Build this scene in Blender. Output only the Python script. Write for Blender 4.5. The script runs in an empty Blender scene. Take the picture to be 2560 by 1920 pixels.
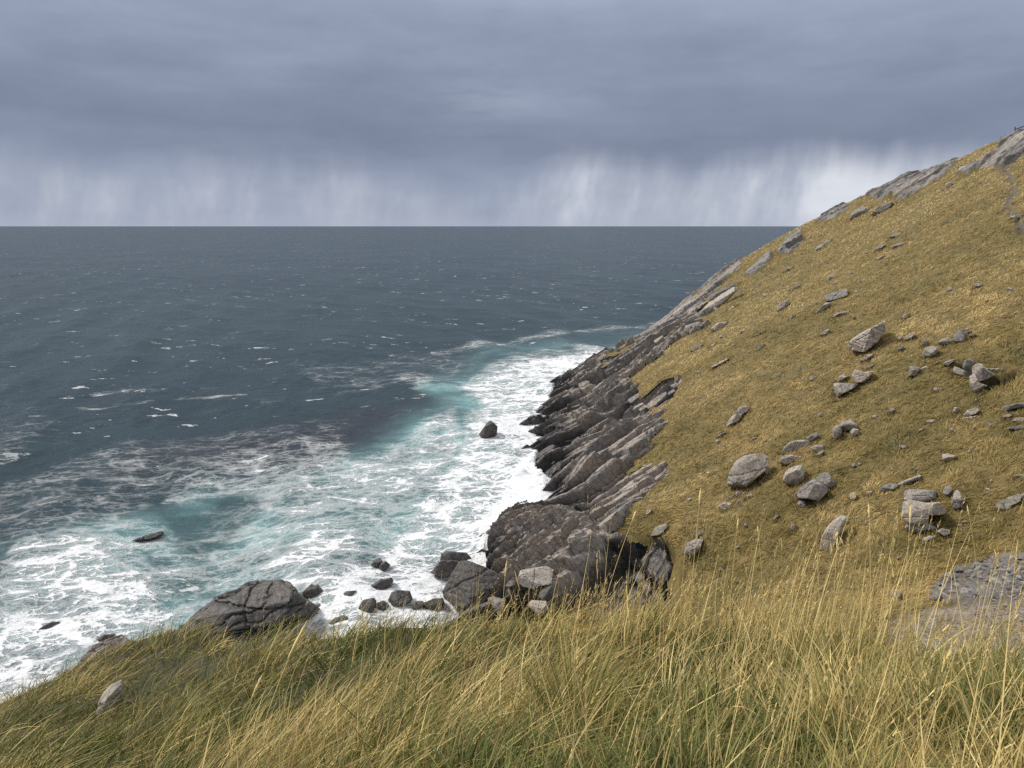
import bpy, math, random
import numpy as np
from mathutils import Vector
rng = np.random.default_rng(7)
random.seed(7)
S = bpy.context.scene
COL = S.collection

# ------------------------------------------------------------------ camera, sky, sun, exposure
F_PX = 1900.0                       # focal length in pixels of a 2560 px wide frame
EYE = 30.0                          # eye height above the sea
PITCH = math.radians(11.75)
cam_d = bpy.data.cameras.new('camera')
cam = bpy.data.objects.new('camera', cam_d); COL.objects.link(cam)
cam.location = (0, 0, EYE)
cam.rotation_euler = (math.radians(90) - PITCH, 0, 0)
cam_d.sensor_width = 36.0
cam_d.lens = 36.0 * F_PX / 2560.0
cam_d.clip_start = 0.05
cam_d.clip_end = 200000
S.camera = cam
S.view_settings.view_transform = 'Standard'
S.view_settings.look = 'None'
S.view_settings.exposure = 0.0
S.view_settings.gamma = 1.0
S.cycles.use_denoising = False
S.cycles.max_bounces = 6
S.cycles.transparent_max_bounces = 8

SUN_EL, SUN_AZ = math.radians(50), math.radians(282)   # azimuth clockwise from +Y: over the sea on the left

def lin(r, g, b):
    def f(c):
        c /= 255.0
        return c / 12.92 if c <= 0.04045 else ((c + 0.055) / 1.055) ** 2.4
    return (f(r), f(g), f(b), 1.0)

class NT:
    """small helper to write node trees"""
    def __init__(self, tree):
        self.t = tree; self.n = tree.nodes; self.l = tree.links
    def new(self, kind, **kw):
        nd = self.n.new(kind)
        for k, v in kw.items(): setattr(nd, k, v)
        return nd
    def put(self, sock, val):
        if val is None: return
        if hasattr(val, 'links') or isinstance(val, bpy.types.NodeSocket): self.l.new(val, sock)
        else: sock.default_value = val
    def math(self, op, a, b=None, c=None, clamp=False):
        nd = self.new('ShaderNodeMath', operation=op, use_clamp=clamp)
        self.put(nd.inputs[0], a); self.put(nd.inputs[1], b); self.put(nd.inputs[2], c)
        return nd.outputs[0]
    def vmath(self, op, a, b=None):
        nd = self.new('ShaderNodeVectorMath', operation=op)
        self.put(nd.inputs[0], a); self.put(nd.inputs[1], b)
        return nd.outputs[0]
    def scale(self, v, s):
        nd = self.new('ShaderNodeVectorMath', operation='SCALE')
        self.put(nd.inputs[0], v); self.put(nd.inputs['Scale'], s)
        return nd.outputs[0]
    def mapr(self, v, a, b, c=0.0, d=1.0, smooth=True):
        nd = self.new('ShaderNodeMapRange', interpolation_type='SMOOTHSTEP' if smooth else 'LINEAR')
        self.put(nd.inputs[0], v)
        for i, x in enumerate((a, b, c, d)): self.put(nd.inputs[i + 1], x)
        return nd.outputs[0]
    def mix(self, f, a, b, mode='MIX'):
        nd = self.new('ShaderNodeMix', data_type='RGBA', blend_type=mode)
        self.put(nd.inputs[0], f); self.put(nd.inputs[6], a); self.put(nd.inputs[7], b)
        return nd.outputs[2]
    def ramp(self, f, stops):
        nd = self.new('ShaderNodeValToRGB')
        e = nd.color_ramp.elements
        while len(e) < len(stops): e.new(0.5)
        for i, (p, c) in enumerate(stops): e[i].position = p; e[i].color = c
        self.put(nd.inputs[0], f)
        return nd.outputs[0]
    def noise(self, vec, scale, detail=4.0, rough=0.55, dist=0.0, dim='3D'):
        nd = self.new('ShaderNodeTexNoise', noise_dimensions=dim)
        if vec is not None: self.l.new(vec, nd.inputs['Vector'])
        nd.inputs['Scale'].default_value = scale; nd.inputs['Detail'].default_value = detail
        nd.inputs['Roughness'].default_value = rough; nd.inputs['Distortion'].default_value = dist
        return nd.outputs
    def voro(self, vec, scale, feature='DISTANCE_TO_EDGE', rnd=1.0):
        nd = self.new('ShaderNodeTexVoronoi', feature=feature)
        if vec is not None: self.l.new(vec, nd.inputs['Vector'])
        nd.inputs['Scale'].default_value = scale; nd.inputs['Randomness'].default_value = rnd
        return nd.outputs
    def attr(self, name):
        return self.new('ShaderNodeAttribute', attribute_name=name).outputs
    def xyz(self, x, y, z):
        nd = self.new('ShaderNodeCombineXYZ')
        self.put(nd.inputs[0], x); self.put(nd.inputs[1], y); self.put(nd.inputs[2], z)
        return nd.outputs[0]

# ---- world: storm cloud with rain curtains over the horizon, brighter broken cloud overhead and behind
W = bpy.data.worlds.new('World'); S.world = W; W.use_nodes = True
w = NT(W.node_tree); w.n.clear()
out = w.new('ShaderNodeOutputWorld'); bg = w.new('ShaderNodeBackground')
w.l.new(bg.outputs[0], out.inputs[0])
d = w.new('ShaderNodeTexCoord').outputs['Generated']
sep = w.new('ShaderNodeSeparateXYZ'); w.l.new(d, sep.inputs[0])
X, Y, Z = sep.outputs
az = w.math('ARCTAN2', X, Y)
# soft large cloud masses
nA = w.noise(w.xyz(w.math('MULTIPLY', az, 1.6), w.math('MULTIPLY', Z, 7.0), 3.1), 1.5, 5, 0.5)[0]
nB = w.noise(w.xyz(w.math('MULTIPLY', az, 3.0), w.math('MULTIPLY', Z, 16.0), 8.4), 1.6, 5, 0.55)[0]
zz = w.math('ADD', Z, w.math('MULTIPLY', w.math('SUBTRACT', nA, 0.5), 0.17))
zz = w.math('ADD', zz, w.math('MULTIPLY', w.math('SUBTRACT', nB, 0.5), 0.075))
zz = w.math('SUBTRACT', zz, w.math('MULTIPLY', w.math('ABSOLUTE', w.math('SUBTRACT', az, 0.1)), 0.02))
cloud = w.ramp(zz, [(0.0, lin(148, 159, 180)), (0.05, lin(140, 151, 174)), (0.11, lin(127, 137, 159)), (0.165, lin(135, 145, 167)),
                    (0.25, lin(161, 171, 194)), (0.33, lin(180, 189, 210)), (0.60, lin(222, 226, 236)), (1.0, lin(243, 244, 248))])
# rain curtains: bright gaps under the cloud base, cut into slanting vertical streaks
wob = w.noise(w.xyz(w.math('MULTIPLY', az, 4.0), w.math('MULTIPLY', Z, 9.0), 2.2), 1.0, 3, 0.5)[0]
slant = w.math('ADD', w.math('ADD', az, w.math('MULTIPLY', Z, -0.12)), w.math('MULTIPLY', w.math('SUBTRACT', wob, 0.5), 0.03))
st1 = w.noise(w.xyz(w.math('MULTIPLY', slant, 8.0), w.math('MULTIPLY', Z, 3.0), 1.7), 1.0, 5, 0.6)[0]
st2 = w.noise(w.xyz(w.math('MULTIPLY', slant, 22.0), w.math('MULTIPLY', Z, 5.0), 5.2), 1.0, 4, 0.6)[0]
base = w.noise(w.xyz(w.math('MULTIPLY', az, 7.0), 0.0, 9.0), 1.0, 3, 0.5)[0]
top = w.math('ADD', 0.088, w.math('MULTIPLY', w.math('SUBTRACT', base, 0.5), 0.10))
top = w.math('ADD', top, w.math('MULTIPLY', w.math('SUBTRACT', st2, 0.5), 0.022))
# the heavy shower that hangs lower, a little right of the view's middle
gap = w.math('POWER', 2.718, w.math('MULTIPLY', w.math('POWER', w.math('DIVIDE', w.math('ADD', az, 0.06), 0.11), 2.0), -1.0))
top = w.math('SUBTRACT', top, w.math('MULTIPLY', gap, 0.028))
cur = w.math('SUBTRACT', 1.0, w.mapr(Z, w.math('SUBTRACT', top, 0.045), w.math('ADD', top, 0.012)))
streak = w.math('ADD', w.mapr(st1, 0.36, 0.62), w.math('MULTIPLY', w.math('SUBTRACT', st2, 0.5), 0.22))
right = w.mapr(az, -0.06, 0.12, 0.48, 0.95)
amt = w.math('MULTIPLY', cur, w.math('MULTIPLY', right, w.math('ADD', 0.32, w.math('MULTIPLY', streak, 0.66))), clamp=True)
amt = w.math('MULTIPLY', amt, w.math('SUBTRACT', 1.0, w.math('MULTIPLY', gap, 0.5)))
sky_c = w.mix(amt, cloud, lin(221, 225, 233))
nC = w.noise(w.xyz(w.math('MULTIPLY', az, 5.0), w.math('MULTIPLY', Z, 13.0), 6.6), 1.4, 6, 0.62)[0]
sky_c = w.mix(1.0, sky_c, w.ramp(nC, [(0.3, (.93, .935, .94, 1)), (0.7, (1.07, 1.065, 1.06, 1))]), 'MULTIPLY')
# a thinner, lighter spot in the cloud a little left of the view's middle
spot = w.math('ADD', w.math('POWER', w.math('DIVIDE', w.math('ADD', az, 0.035), 0.075), 2.0), w.math('POWER', w.math('DIVIDE', w.math('SUBTRACT', Z, 0.148), 0.022), 2.0))
spot = w.math('MULTIPLY', w.math('POWER', 2.718, w.math('MULTIPLY', spot, -1.0)), w.mapr(nB, .3, .65))
sky_c = w.mix(w.math('MULTIPLY', spot, .45), sky_c, lin(178, 188, 208))
veil = w.mapr(Z, 0.0, 0.02, 0.45, 0.0)
sky_c = w.mix(veil, sky_c, lin(172, 178, 198))
# open sky behind the viewer (the light comes from there)
nish = w.new('ShaderNodeTexSky', sky_type='NISHITA', sun_disc=False)
nish.sun_elevation = SUN_EL; nish.sun_rotation = SUN_AZ
back = w.math('MULTIPLY', w.mapr(Y, 0.1, -0.7), w.mapr(Z, -0.02, 0.35))
nsk = w.scale(nish.outputs[0], 0.10)
sky_c = w.mix(w.math('MULTIPLY', back, 0.35), sky_c, nsk)
sky_c = w.mix(back, sky_c, (1.5, 1.46, 1.36, 1.0), 'MULTIPLY')
sky_c = w.mix(w.mapr(Z, 0.32, 0.75), sky_c, (1.2, 1.2, 1.18, 1.0), 'MULTIPLY')
w.l.new(sky_c, bg.inputs[0]); bg.inputs[1].default_value = 1.0

sun_d = bpy.data.lights.new('sun', 'SUN'); sun_d.energy = 3.5; sun_d.angle = math.radians(10)
sun_d.color = (1.0, 0.94, 0.84)
sun = bpy.data.objects.new('sun', sun_d); COL.objects.link(sun)
sdir = Vector((math.sin(SUN_AZ) * math.cos(SUN_EL), math.cos(SUN_AZ) * math.cos(SUN_EL), math.sin(SUN_EL)))
sun.rotation_euler = sdir.to_track_quat('Z', 'Y').to_euler()
sun.location = (0, 0, 200)

# ------------------------------------------------------------------ helpers
cp, sp = math.cos(PITCH), math.sin(PITCH)
E_R = np.array([1.0, 0, 0]); E_U = np.array([0, sp, cp]); E_F = np.array([0, cp, -sp])
def ray(u, v):
    u = np.asarray(u, float); v = np.asarray(v, float)
    a = (u - 1280) / F_PX; b = (960 - v) / F_PX
    return np.stack([a, cp + sp * b, -sp + cp * b], -1)
def unproj(u, v, t):
    return ray(u, v) * np.asarray(t, float)[..., None] + np.array([0, 0, EYE])
def project(P):
    q = P - np.array([0, 0, EYE])
    z = q @ E_F
    return 1280 + F_PX * (q @ E_R) / z, 960 - F_PX * (q @ E_U) / z, z
def sea_t(u, v): return -EYE / ray(u, v)[..., 2]

def hash3(ix, iy, iz, seed=0):
    h = (ix.astype(np.int64) * 374761393 + iy.astype(np.int64) * 668265263 + iz.astype(np.int64) * 2147483647 + seed * 1274126177) & 0xFFFFFFFF
    h = ((h ^ (h >> 13)) * 1274126177) & 0xFFFFFFFF
    h = ((h ^ (h >> 16)) * 2246822519) & 0xFFFFFFFF
    return ((h ^ (h >> 15)) & 0xFFFFFF) / float(0xFFFFFF)
def vnoise(P, seed=0):
    I = np.floor(P).astype(np.int64); f = P - I; f = f * f * f * (f * (f * 6 - 15) + 10)
    r = 0
    for dx in (0, 1):
        for dy in (0, 1):
            for dz in (0, 1):
                wgt = (f[:, 0] if dx else 1 - f[:, 0]) * (f[:, 1] if dy else 1 - f[:, 1]) * (f[:, 2] if dz else 1 - f[:, 2])
                r = r + wgt * hash3(I[:, 0] + dx, I[:, 1] + dy, I[:, 2] + dz, seed)
    return r * 2 - 1
def fbm(P, octv=4, seed=0, gain=0.5):
    a, s, r, n = 1.0, 1.0, 0, 0
    for k in range(octv):
        r = r + a * vnoise(P * s + 17.3 * k, seed + k); n += a; a *= gain; s *= 2.03
    return r / n
def fb2(x, y, sc, octv=4, seed=0):
    return fbm(np.stack([np.ravel(x) * sc, np.ravel(y) * sc, np.full(np.size(x), 0.37 + seed)], -1), octv, seed).reshape(np.shape(x))
def worley(x, y, seed=0):
    """2-D cells: distance F1, F2-F1, cell random, second random, offset from the cell's point"""
    ix = np.floor(x).astype(np.int64); iy = np.floor(y).astype(np.int64)
    f1 = np.full(x.shape, 9.0); f2 = np.full(x.shape, 9.0)
    c = np.zeros(x.shape); c2 = np.zeros(x.shape); ox = np.zeros(x.shape); oy = np.zeros(x.shape)
    for dx in (-1, 0, 1):
        for dy in (-1, 0, 1):
            jx, jy = ix + dx, iy + dy
            zz_ = np.zeros_like(jx)
            px = jx + hash3(jx, jy, zz_, seed); py = jy + hash3(jx, jy, zz_ + 1, seed)
            dd = np.hypot(x - px, y - py)
            m = dd < f1
            f2 = np.where(m, f1, np.minimum(f2, dd)); f1 = np.where(m, dd, f1)
            c = np.where(m, hash3(jx, jy, zz_ + 2, seed), c); c2 = np.where(m, hash3(jx, jy, zz_ + 3, seed), c2)
            ox = np.where(m, x - px, ox); oy = np.where(m, y - py, oy)
    return f1, f2 - f1, c, c2, ox, oy
def sstep(a, b, x):
    t = np.clip((x - a) / (b - a), 0, 1); return t * t * (3 - 2 * t)
def poly_sd(u, v, poly):
    """signed distance to a polygon, positive inside"""
    p = np.array(poly, float); q = np.roll(p, -1, 0)
    dmin = np.full(np.shape(u), 1e9); ins = np.zeros(np.shape(u), bool)
    for (ax, ay), (bx, by) in zip(p, q):
        ex, ey = bx - ax, by - ay
        s = np.clip(((u - ax) * ex + (v - ay) * ey) / (ex * ex + ey * ey + 1e-9), 0, 1)
        dmin = np.minimum(dmin, np.hypot(u - ax - s * ex, v - ay - s * ey))
        if ay != by:
            ins ^= ((ay > v) != (by > v)) & (u < (bx - ax) * (v - ay) / (by - ay) + ax)
    return np.where(ins, dmin, -dmin)
def mq_fit(P, c, lam=0.05):
    """smooth height surface z(x, y) through scattered points"""
    xy = P[:, :2]; n = len(P)
    d2 = ((xy[:, None] - xy[None]) ** 2).sum(-1)
    A = np.zeros((n + 3, n + 3)); A[:n, :n] = -np.sqrt(d2 + c * c) + np.eye(n) * lam
    A[:n, n] = 1; A[:n, n + 1:] = xy; A[n, :n] = 1; A[n + 1:, :n] = xy.T
    sol = np.linalg.solve(A, np.concatenate([P[:, 2], [0, 0, 0]]))
    def ev(x, y):
        sh = np.shape(x); x = np.ravel(x).astype(float); y = np.ravel(y).astype(float)
        o = np.empty(len(x))
        for i in range(0, len(x), 20000):
            a, b = x[i:i + 20000], y[i:i + 20000]
            dd = (a[:, None] - xy[None, :, 0]) ** 2 + (b[:, None] - xy[None, :, 1]) ** 2
            o[i:i + 20000] = -np.sqrt(dd + c * c) @ sol[:n] + sol[n] + sol[n + 1] * a + sol[n + 2] * b
        return o.reshape(sh)
    return ev
def mesh_obj(name, verts, faces, mat, attrs=None, smooth=False, parent=None):
    """faces: (n,3) or (n,4) array, or list of such arrays"""
    me = bpy.data.meshes.new(name)
    if not isinstance(faces, list): faces = [faces]
    faces = [np.asarray(f, np.int32) for f in faces if len(f)]
    me.vertices.add(len(verts)); me.vertices.foreach_set('co', np.ascontiguousarray(verts, np.float32).ravel())
    nl = sum(f.size for f in faces); nf = sum(len(f) for f in faces)
    me.loops.add(nl); me.polygons.add(nf)
    me.loops.foreach_set('vertex_index', np.concatenate([f.ravel() for f in faces]).astype(np.int32))
    tot = np.concatenate([np.full(len(f), f.shape[1], np.int32) for f in faces])
    me.polygons.foreach_set('loop_start', (np.cumsum(tot) - tot).astype(np.int32))
    me.update(calc_edges=True)
    me.polygons.foreach_set('use_smooth', np.full(nf, bool(smooth)))
    for k, a in (attrs or {}).items():
        at = me.attributes.new(k, 'FLOAT', 'POINT'); at.data.foreach_set('value', np.ascontiguousarray(a, np.float32).ravel())
    me.materials.append(mat)
    me.validate(clean_customdata=False)
    o = bpy.data.objects.new(name, me); COL.objects.link(o)
    if parent: o.parent = parent
    return o
def tag(o, label=None, cat=None, group=None, kind=None):
    if label: o['label'] = label
    if cat: o['category'] = cat
    if group: o['group'] = group
    if kind: o['kind'] = kind
    return o
def grid_faces(nr, nc):
    i = np.arange(nr * nc).reshape(nr, nc)
    return np.stack([i[:-1, :-1], i[:-1, 1:], i[1:, 1:], i[1:, :-1]], -1).reshape(-1, 4)
def new_mat(name):
    m = bpy.data.materials.new(name); m.use_nodes = True
    t = NT(m.node_tree); t.n.clear()
    o = t.new('ShaderNodeOutputMaterial'); b = t.new('ShaderNodeBsdfPrincipled')
    t.l.new(b.outputs[0], o.inputs[0])
    return m, t, b, o
# ------------------------------------------------------------------ the hill across the gully
SLOPE = 0.55
def x_shore(y): return np.interp(y, [20, 45, 60, 74, 84, 97, 112, 125, 150, 186, 230], [-1, -2, -2, -1.2, 5.0, 2.8, 3.4, 5.4, 13.0, 26.5, 43])
def hill_plane(x, y): return SLOPE * (x - np.interp(y, [20, 60, 97, 125, 186, 230], [2.0, 2.5, 3.0, 5.0, 25, 42]))
def march(u, v, fn, t0=20.0, t1=260.0, n=600):
    u = np.atleast_1d(np.asarray(u, float)); v = np.atleast_1d(np.asarray(v, float))
    ts = np.geomspace(t0, t1, n); R = ray(u, v)
    P = R[:, None, :] * ts[None, :, None] + np.array([0, 0, EYE])
    below = P[..., 2] < fn(P[..., 0], P[..., 1])
    k = np.argmax(below, 1); hit = below.any(1); k = np.where(hit, np.maximum(k, 1), n - 1)
    a, b = ts[k - 1], ts[k]
    for _ in range(12):
        m = (a + b) / 2; Q = R * m[:, None] + np.array([0, 0, EYE])
        bl = Q[:, 2] < fn(Q[:, 0], Q[:, 1])
        b = np.where(bl, m, b); a = np.where(bl, a, m)
    return np.where(hit, b, np.nan)

SIL = [(1552, 874), (1600, 840), (1680, 790), (1740, 740), (1800, 690), (1860, 645), (1940, 600), (2010, 568), (2070, 532), (2150, 495), (2180, 478),
       (2240, 440), (2300, 415), (2350, 392), (2400, 384), (2460, 356), (2520, 338), (2562, 332), (2640, 300), (2760, 250)]
ctrl = []
su = np.array([p[0] for p in SIL], float); sv = np.array([p[1] for p in SIL], float); sv = sv + 8 + 24 * np.exp(-((su - 2350) / 190.0) ** 2)
st = march(su, sv, hill_plane)
st = np.where(np.isnan(st), 170, st); st = np.minimum(st, 188)
SP = unproj(su, sv, st); ctrl += list(SP)
for p, tt in zip(SP, st):                                  # the far side falls away to the sea
    dv = p - np.array([0, 0, EYE]); h = np.hypot(dv[0], dv[1]); e = dv[2] / h
    for k, drop in ((8, 3.0), (30, 16.0), (75, 45.0)):
        q = np.array([p[0] + dv[0] / h * k, p[1] + dv[1] / h * k, p[2] + e * k - drop])
        q[2] = max(q[2], -12); ctrl.append(q)
GR = [(1700, 1000), (1660, 930), (1760, 880), (1850, 760), (1950, 680), (2100, 600), (2300, 500), (2480, 420), (1900, 900), (2050, 760), (2200, 640), (2400, 560), (2560, 480),
      (1650, 1110), (1680, 1195), (1800, 1050), (2000, 950), (2150, 800), (2350, 700), (2560, 640), (1750, 1250), (1900, 1200), (2050, 1100), (2250, 950), (2450, 850), (2560, 780),
      (1900, 1350), (2050, 1280), (2250, 1150), (2450, 1000), (2560, 950), (2050, 1420), (2250, 1330), (2420, 1220), (2560, 1130), (2300, 1440), (2480, 1350), (2560, 1300)]
gu = np.array([p[0] for p in GR], float); gv = np.array([p[1] for p in GR], float)
ctrl += list(unproj(gu, gv, march(gu, gv, hill_plane)))
# shoreline (z = 0) and the sea bed off it
for (u, v) in [(1500, 905), (1440, 930), (1385, 965), (1362, 1018), (1350, 1060), (1328, 1140), (1345, 1190), (1400, 1226), (1385, 1262), (1300, 1290), (1245, 1330), (1232, 1380), (1222, 1440), (1215, 1500)]:
    p = unproj(u, v, sea_t(u, v)); ctrl.append(p)
    ctrl.append(p + np.array([-5.0, 2.0, -4.0]))
# rock face, knoll, shelf, cleft, gully bed: pixel + distance
for (u, v, t) in [(1420, 960, 138), (1450, 1020, 118), (1500, 950, 130), (1560, 1000, 108), (1430, 1100, 101), (1520, 1100, 92), (1600, 1060, 94),
                  (1460, 1190, 86), (1540, 1190, 80), (1600, 1180, 78), (1450, 1245, 80), (1520, 1270, 72),
                  (1290, 1296, 76.5), (1310, 1345, 71.5), (1400, 1300, 74), (1400, 1345, 67), (1340, 1400, 66), (1450, 1400, 61.5), (1350, 1460, 60.5), (1490, 1340, 64.5), (1480, 1300, 69),
                  (1560, 1290, 65), (1600, 1320, 60.5), (1660, 1300, 62), (1700, 1330, 59.5), (1740, 1350, 57),
                  (1440, 1500, 57.5), (1520, 1480, 59), (1580, 1480, 59.5), (1650, 1490, 57.5), (1560, 1420, 61.5), (1620, 1400, 60.5),
                  (2250, 1530, 37.5), (2400, 1530, 36.5), (2560, 1520, 34.5), (2250, 1640, 33), (2420, 1640, 32), (2560, 1640, 31), (1900, 1500, 46), (2100, 1500, 41)]:
    ctrl.append(unproj(u, v, t))
ctrl += [np.array(p, float) for p in [(8, 40, 4), (14, 34, 8), (24, 28, 12), (40, 24, 20), (0, 45, 1.0), (-6, 50, -1.0), (60, 30, 34), (90, 40, 50), (120, 60, 64), (140, 100, 74), (150, 150, 72), (-8, 70, -5), (-8, 100, -7), (-6, 130, -8), (5, 180, -8), (15, 225, -10)]]
hill_fit = mq_fit(np.array(ctrl), 4.0, 0.12)

# finer relief of the turf: humps and hollows
def turf(x, y):
    return 0.62 * fb2(x, y, 0.085, 3, 3) + 0.22 * fb2(x, y, 0.42, 2, 5) + 0.12 * fb2(x, y, 1.0, 2, 6)
def hill_base(x, y):
    return hill_fit(x, y) + turf(x, y)

gx = np.concatenate([np.arange(-8, -4, .3), np.arange(-4, 26, .145), np.arange(26, 60, .30), np.arange(60, 152, .6)])
gy = np.concatenate([np.arange(22, 54, .45), np.arange(54, 105, .16), np.arange(105, 196, .33), np.arange(196, 262, 2.0)])
HX, HY = np.meshgrid(gx, gy)
HZ0 = hill_base(HX, HY)
def hill_z(x, y):                                            # fast look-up in the built grid
    x = np.asarray(x, float); y = np.asarray(y, float)
    i = np.clip(np.searchsorted(gx, x) - 1, 0, len(gx) - 2); j = np.clip(np.searchsorted(gy, y) - 1, 0, len(gy) - 2)
    fx = np.clip((x - gx[i]) / (gx[i + 1] - gx[i]), 0, 1); fy = np.clip((y - gy[j]) / (gy[j + 1] - gy[j]), 0, 1)
    return (HZ0[j, i] * (1 - fx) + HZ0[j, i + 1] * fx) * (1 - fy) + (HZ0[j + 1, i] * (1 - fx) + HZ0[j + 1, i + 1] * fx) * fy

# where bedrock shows through the turf (outlines seen from the view point, laid on the slope)
ROCK = [(1540, 872), (1600, 838), (1680, 786), (1745, 735), (1755, 775), (1720, 830), (1674, 864), (1634, 905), (1585, 950), (1605, 975), (1660, 930), (1700, 942), (1689, 997), (1645, 1050),
        (1675, 1060), (1650, 1100), (1590, 1150), (1600, 1165), (1670, 1150), (1680, 1195), (1614, 1240), (1570, 1275), (1535, 1325), (1510, 1345), (1600, 1345), (1650, 1350), (1690, 1400), (1680, 1500),
        (1500, 1560), (1150, 1560), (1150, 1250), (1280, 1000), (1400, 900)]
UPPER = [(2165, 492), (2190, 470), (2250, 440), (2300, 412), (2350, 388), (2400, 378), (2394, 405), (2365, 437), (2325, 464), (2285, 488), (2255, 500), (2215, 496), (2185, 498)]
CREST = [(2395, 430), (2430, 412), (2470, 405), (2480, 392), (2510, 352), (2545, 330), (2570, 320), (2570, 385), (2540, 400), (2515, 420), (2480, 418), (2440, 425), (2405, 445)]
RIDGE = [(1742, 795), (1775, 755), (1830, 718), (1845, 720), (1815, 752), (1778, 783)]
RIDGE2 = [(1695, 830), (1740, 805), (1790, 800), (1760, 822), (1715, 838)]
RIDGE3 = [(1945, 640), (1965, 605), (2005, 580), (2010, 600), (1975, 636)]
RIM = [(1690, 800), (1745, 735), (1800, 690), (1850, 652), (1856, 664), (1812, 704), (1765, 752), (1725, 805)]
RIM2 = [(2040, 560), (2070, 532), (2110, 508), (2125, 520), (2085, 545)]
RIDGE4 = [(1895, 655), (1930, 632), (1930, 650), (1885, 690), (1860, 690)]
DIRT = [(2200, 1545), (2340, 1505), (2450, 1480), (2600, 1462), (2720, 1490), (2780, 1570), (2700, 1680), (2420, 1730), (2190, 1690)]
PU, PV, PT = project(np.stack([HX, HY, HZ0], -1))
wobn = 9 * fb2(HX, HY, 0.35, 3, 11) + 5 * fb2(HX, HY, 1.1, 2, 13)
infront = PT > 20
sd = poly_sd(PU, PV, ROCK) + wobn * 2.2
for P_ in (UPPER, CREST, RIDGE, RIDGE2, RIDGE3, RIDGE4, RIM, RIM2):
    sd = np.maximum(sd, poly_sd(PU, PV, P_) * 1.6 + wobn * 0.40 + 2)
sd = np.where(infront, sd, -60)
below_sea = HZ0 < 0.8 + 0.6 * fb2(HX, HY, .3, 2, 2)
rockm = sstep(-2.0, 5.0, sd)
rockm = np.where(below_sea & (HX < 40), 1.0, rockm)
# tufts of turf kept on ledges of the rock face
tuft_patch = sstep(0.18, 0.34, fb2(HX, HY, 0.22, 3, 21)) * sstep(4.0, 7.0, HZ0) * sstep(46, 18, sd)
rockm = rockm * (1 - tuft_patch * (HY > 70) * (HY < 150))
RUBZ = [(2325, 1470), (2350, 1445), (2400, 1425), (2440, 1405), (2490, 1392), (2600, 1385), (2690, 1430), (2660, 1510), (2345, 1520), (2320, 1500)]
dirtm = np.maximum(sstep(-6, 12, poly_sd(PU, PV, DIRT) + wobn * 3.0 - 8), sstep(-4, 6, poly_sd(PU, PV, RUBZ) + wobn * 1.8 - 4)) * (PT < 60)

# jointed, bedded rock: beds and bricks aligned with the dip, cut by cross joints
def cells1(x, seed, jit=.38):
    """index, position in the cell (0..1) and width of unevenly spaced 1-D cells"""
    k = np.round(x).astype(np.int64); z = np.zeros_like(k)
    bd = lambda i: i + jit * (2 * hash3(i, z, z, seed) - 1)
    k = np.where(x >= bd(k), k, k - 1); lo, hi = bd(k), bd(k + 1)
    return k, (x - lo) / (hi - lo), hi - lo
def h2(i, j, seed): return hash3(i, j, np.zeros_like(i), seed)
def bedding(x, y, big=1.0):
    p_ = .957 * x + .29 * y; q_ = -.29 * x + .957 * y
    p_ = p_ + 2.4 * fb2(x, y, .07, 2, 31) + .12 * fb2(x, y, .9, 2, 35); q_ = q_ + 3.4 * fb2(x, y, .055, 2, 33) + .10 * fb2(x, y, .9, 2, 37)
    mass = sstep(-.22, .30, fb2(x, y, .13, 2, 39))
    d_ = np.zeros(x.shape); tn = np.zeros(x.shape); ck = np.zeros(x.shape)
    for (wq, lp, amp, tilt, seed) in ((5.4 * big, 9.0 * big, 1.9, 1.3, 41), (2.2 * big, 4.0 * big, .95, .75, 53), (.62 * big, 1.7 * big, .26, .28, 67), (.30 * big, .75 * big, .10, .10, 79)):
        iq, fq, wdq = cells1(q_ / wq, seed)
        ip, fp, wdp = cells1(p_ / lp + 3.7 * hash3(iq, np.zeros_like(iq), np.ones_like(iq), seed) + .25 * (fq - .5), seed + 1)
        r1, r2, r3, r4 = h2(iq, ip, seed + 2), h2(iq, ip, seed + 3), h2(iq, np.zeros_like(iq), seed + 4), h2(iq, ip, seed + 5)
        keep = (r4 > .22)
        lvl = 1.0 if wq > 1.2 * big else .12 + .88 * mass
        d_ += lvl * (amp * ((r1 - .5) * 1.15 + (r3 - .5) * .6) * keep - tilt * (.2 + .9 * r2) * (fq - .5) * wdq + tilt * 1.1 * (r4 - .5) * (fp - .5))
        e = np.minimum(np.minimum(fq, 1 - fq) * wdq * wq, np.minimum(fp, 1 - fp) * wdp * lp)
        ck = np.maximum(ck, lvl * amp ** .5 * sstep(.22, .04, e)); d_ -= lvl * amp * .22 * sstep(.20, .02, e)
        tn += amp * (r2 - .5) * .8
    return d_, tn, ck
disp, tone, crack = bedding(HX, HY)
def recess(x, y, z):
    return 2.4 * sstep(0.12, 0.36, fb2(.957 * x + .29 * y, -.9 * x * .29 + 2.2 * y, .11, 3, 51)) * (z > 1.2) * (y < 150)
disp = disp + .06 * fb2(HX, HY, 1.5, 3, 53) + .5 * fb2(HX, HY, .12, 2, 49) - recess(HX, HY, HZ0)
near_rock = (HY < 150) & (HX < 40)
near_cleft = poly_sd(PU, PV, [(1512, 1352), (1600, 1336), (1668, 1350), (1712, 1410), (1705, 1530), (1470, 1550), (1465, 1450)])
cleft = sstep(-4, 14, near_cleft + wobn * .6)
flat_up = (HY > 150) | (HX > 45)
rd = np.where(flat_up, disp * 0.42 + 0.55, disp)
lift = np.where(flat_up, 0.25, 0.0)
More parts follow.
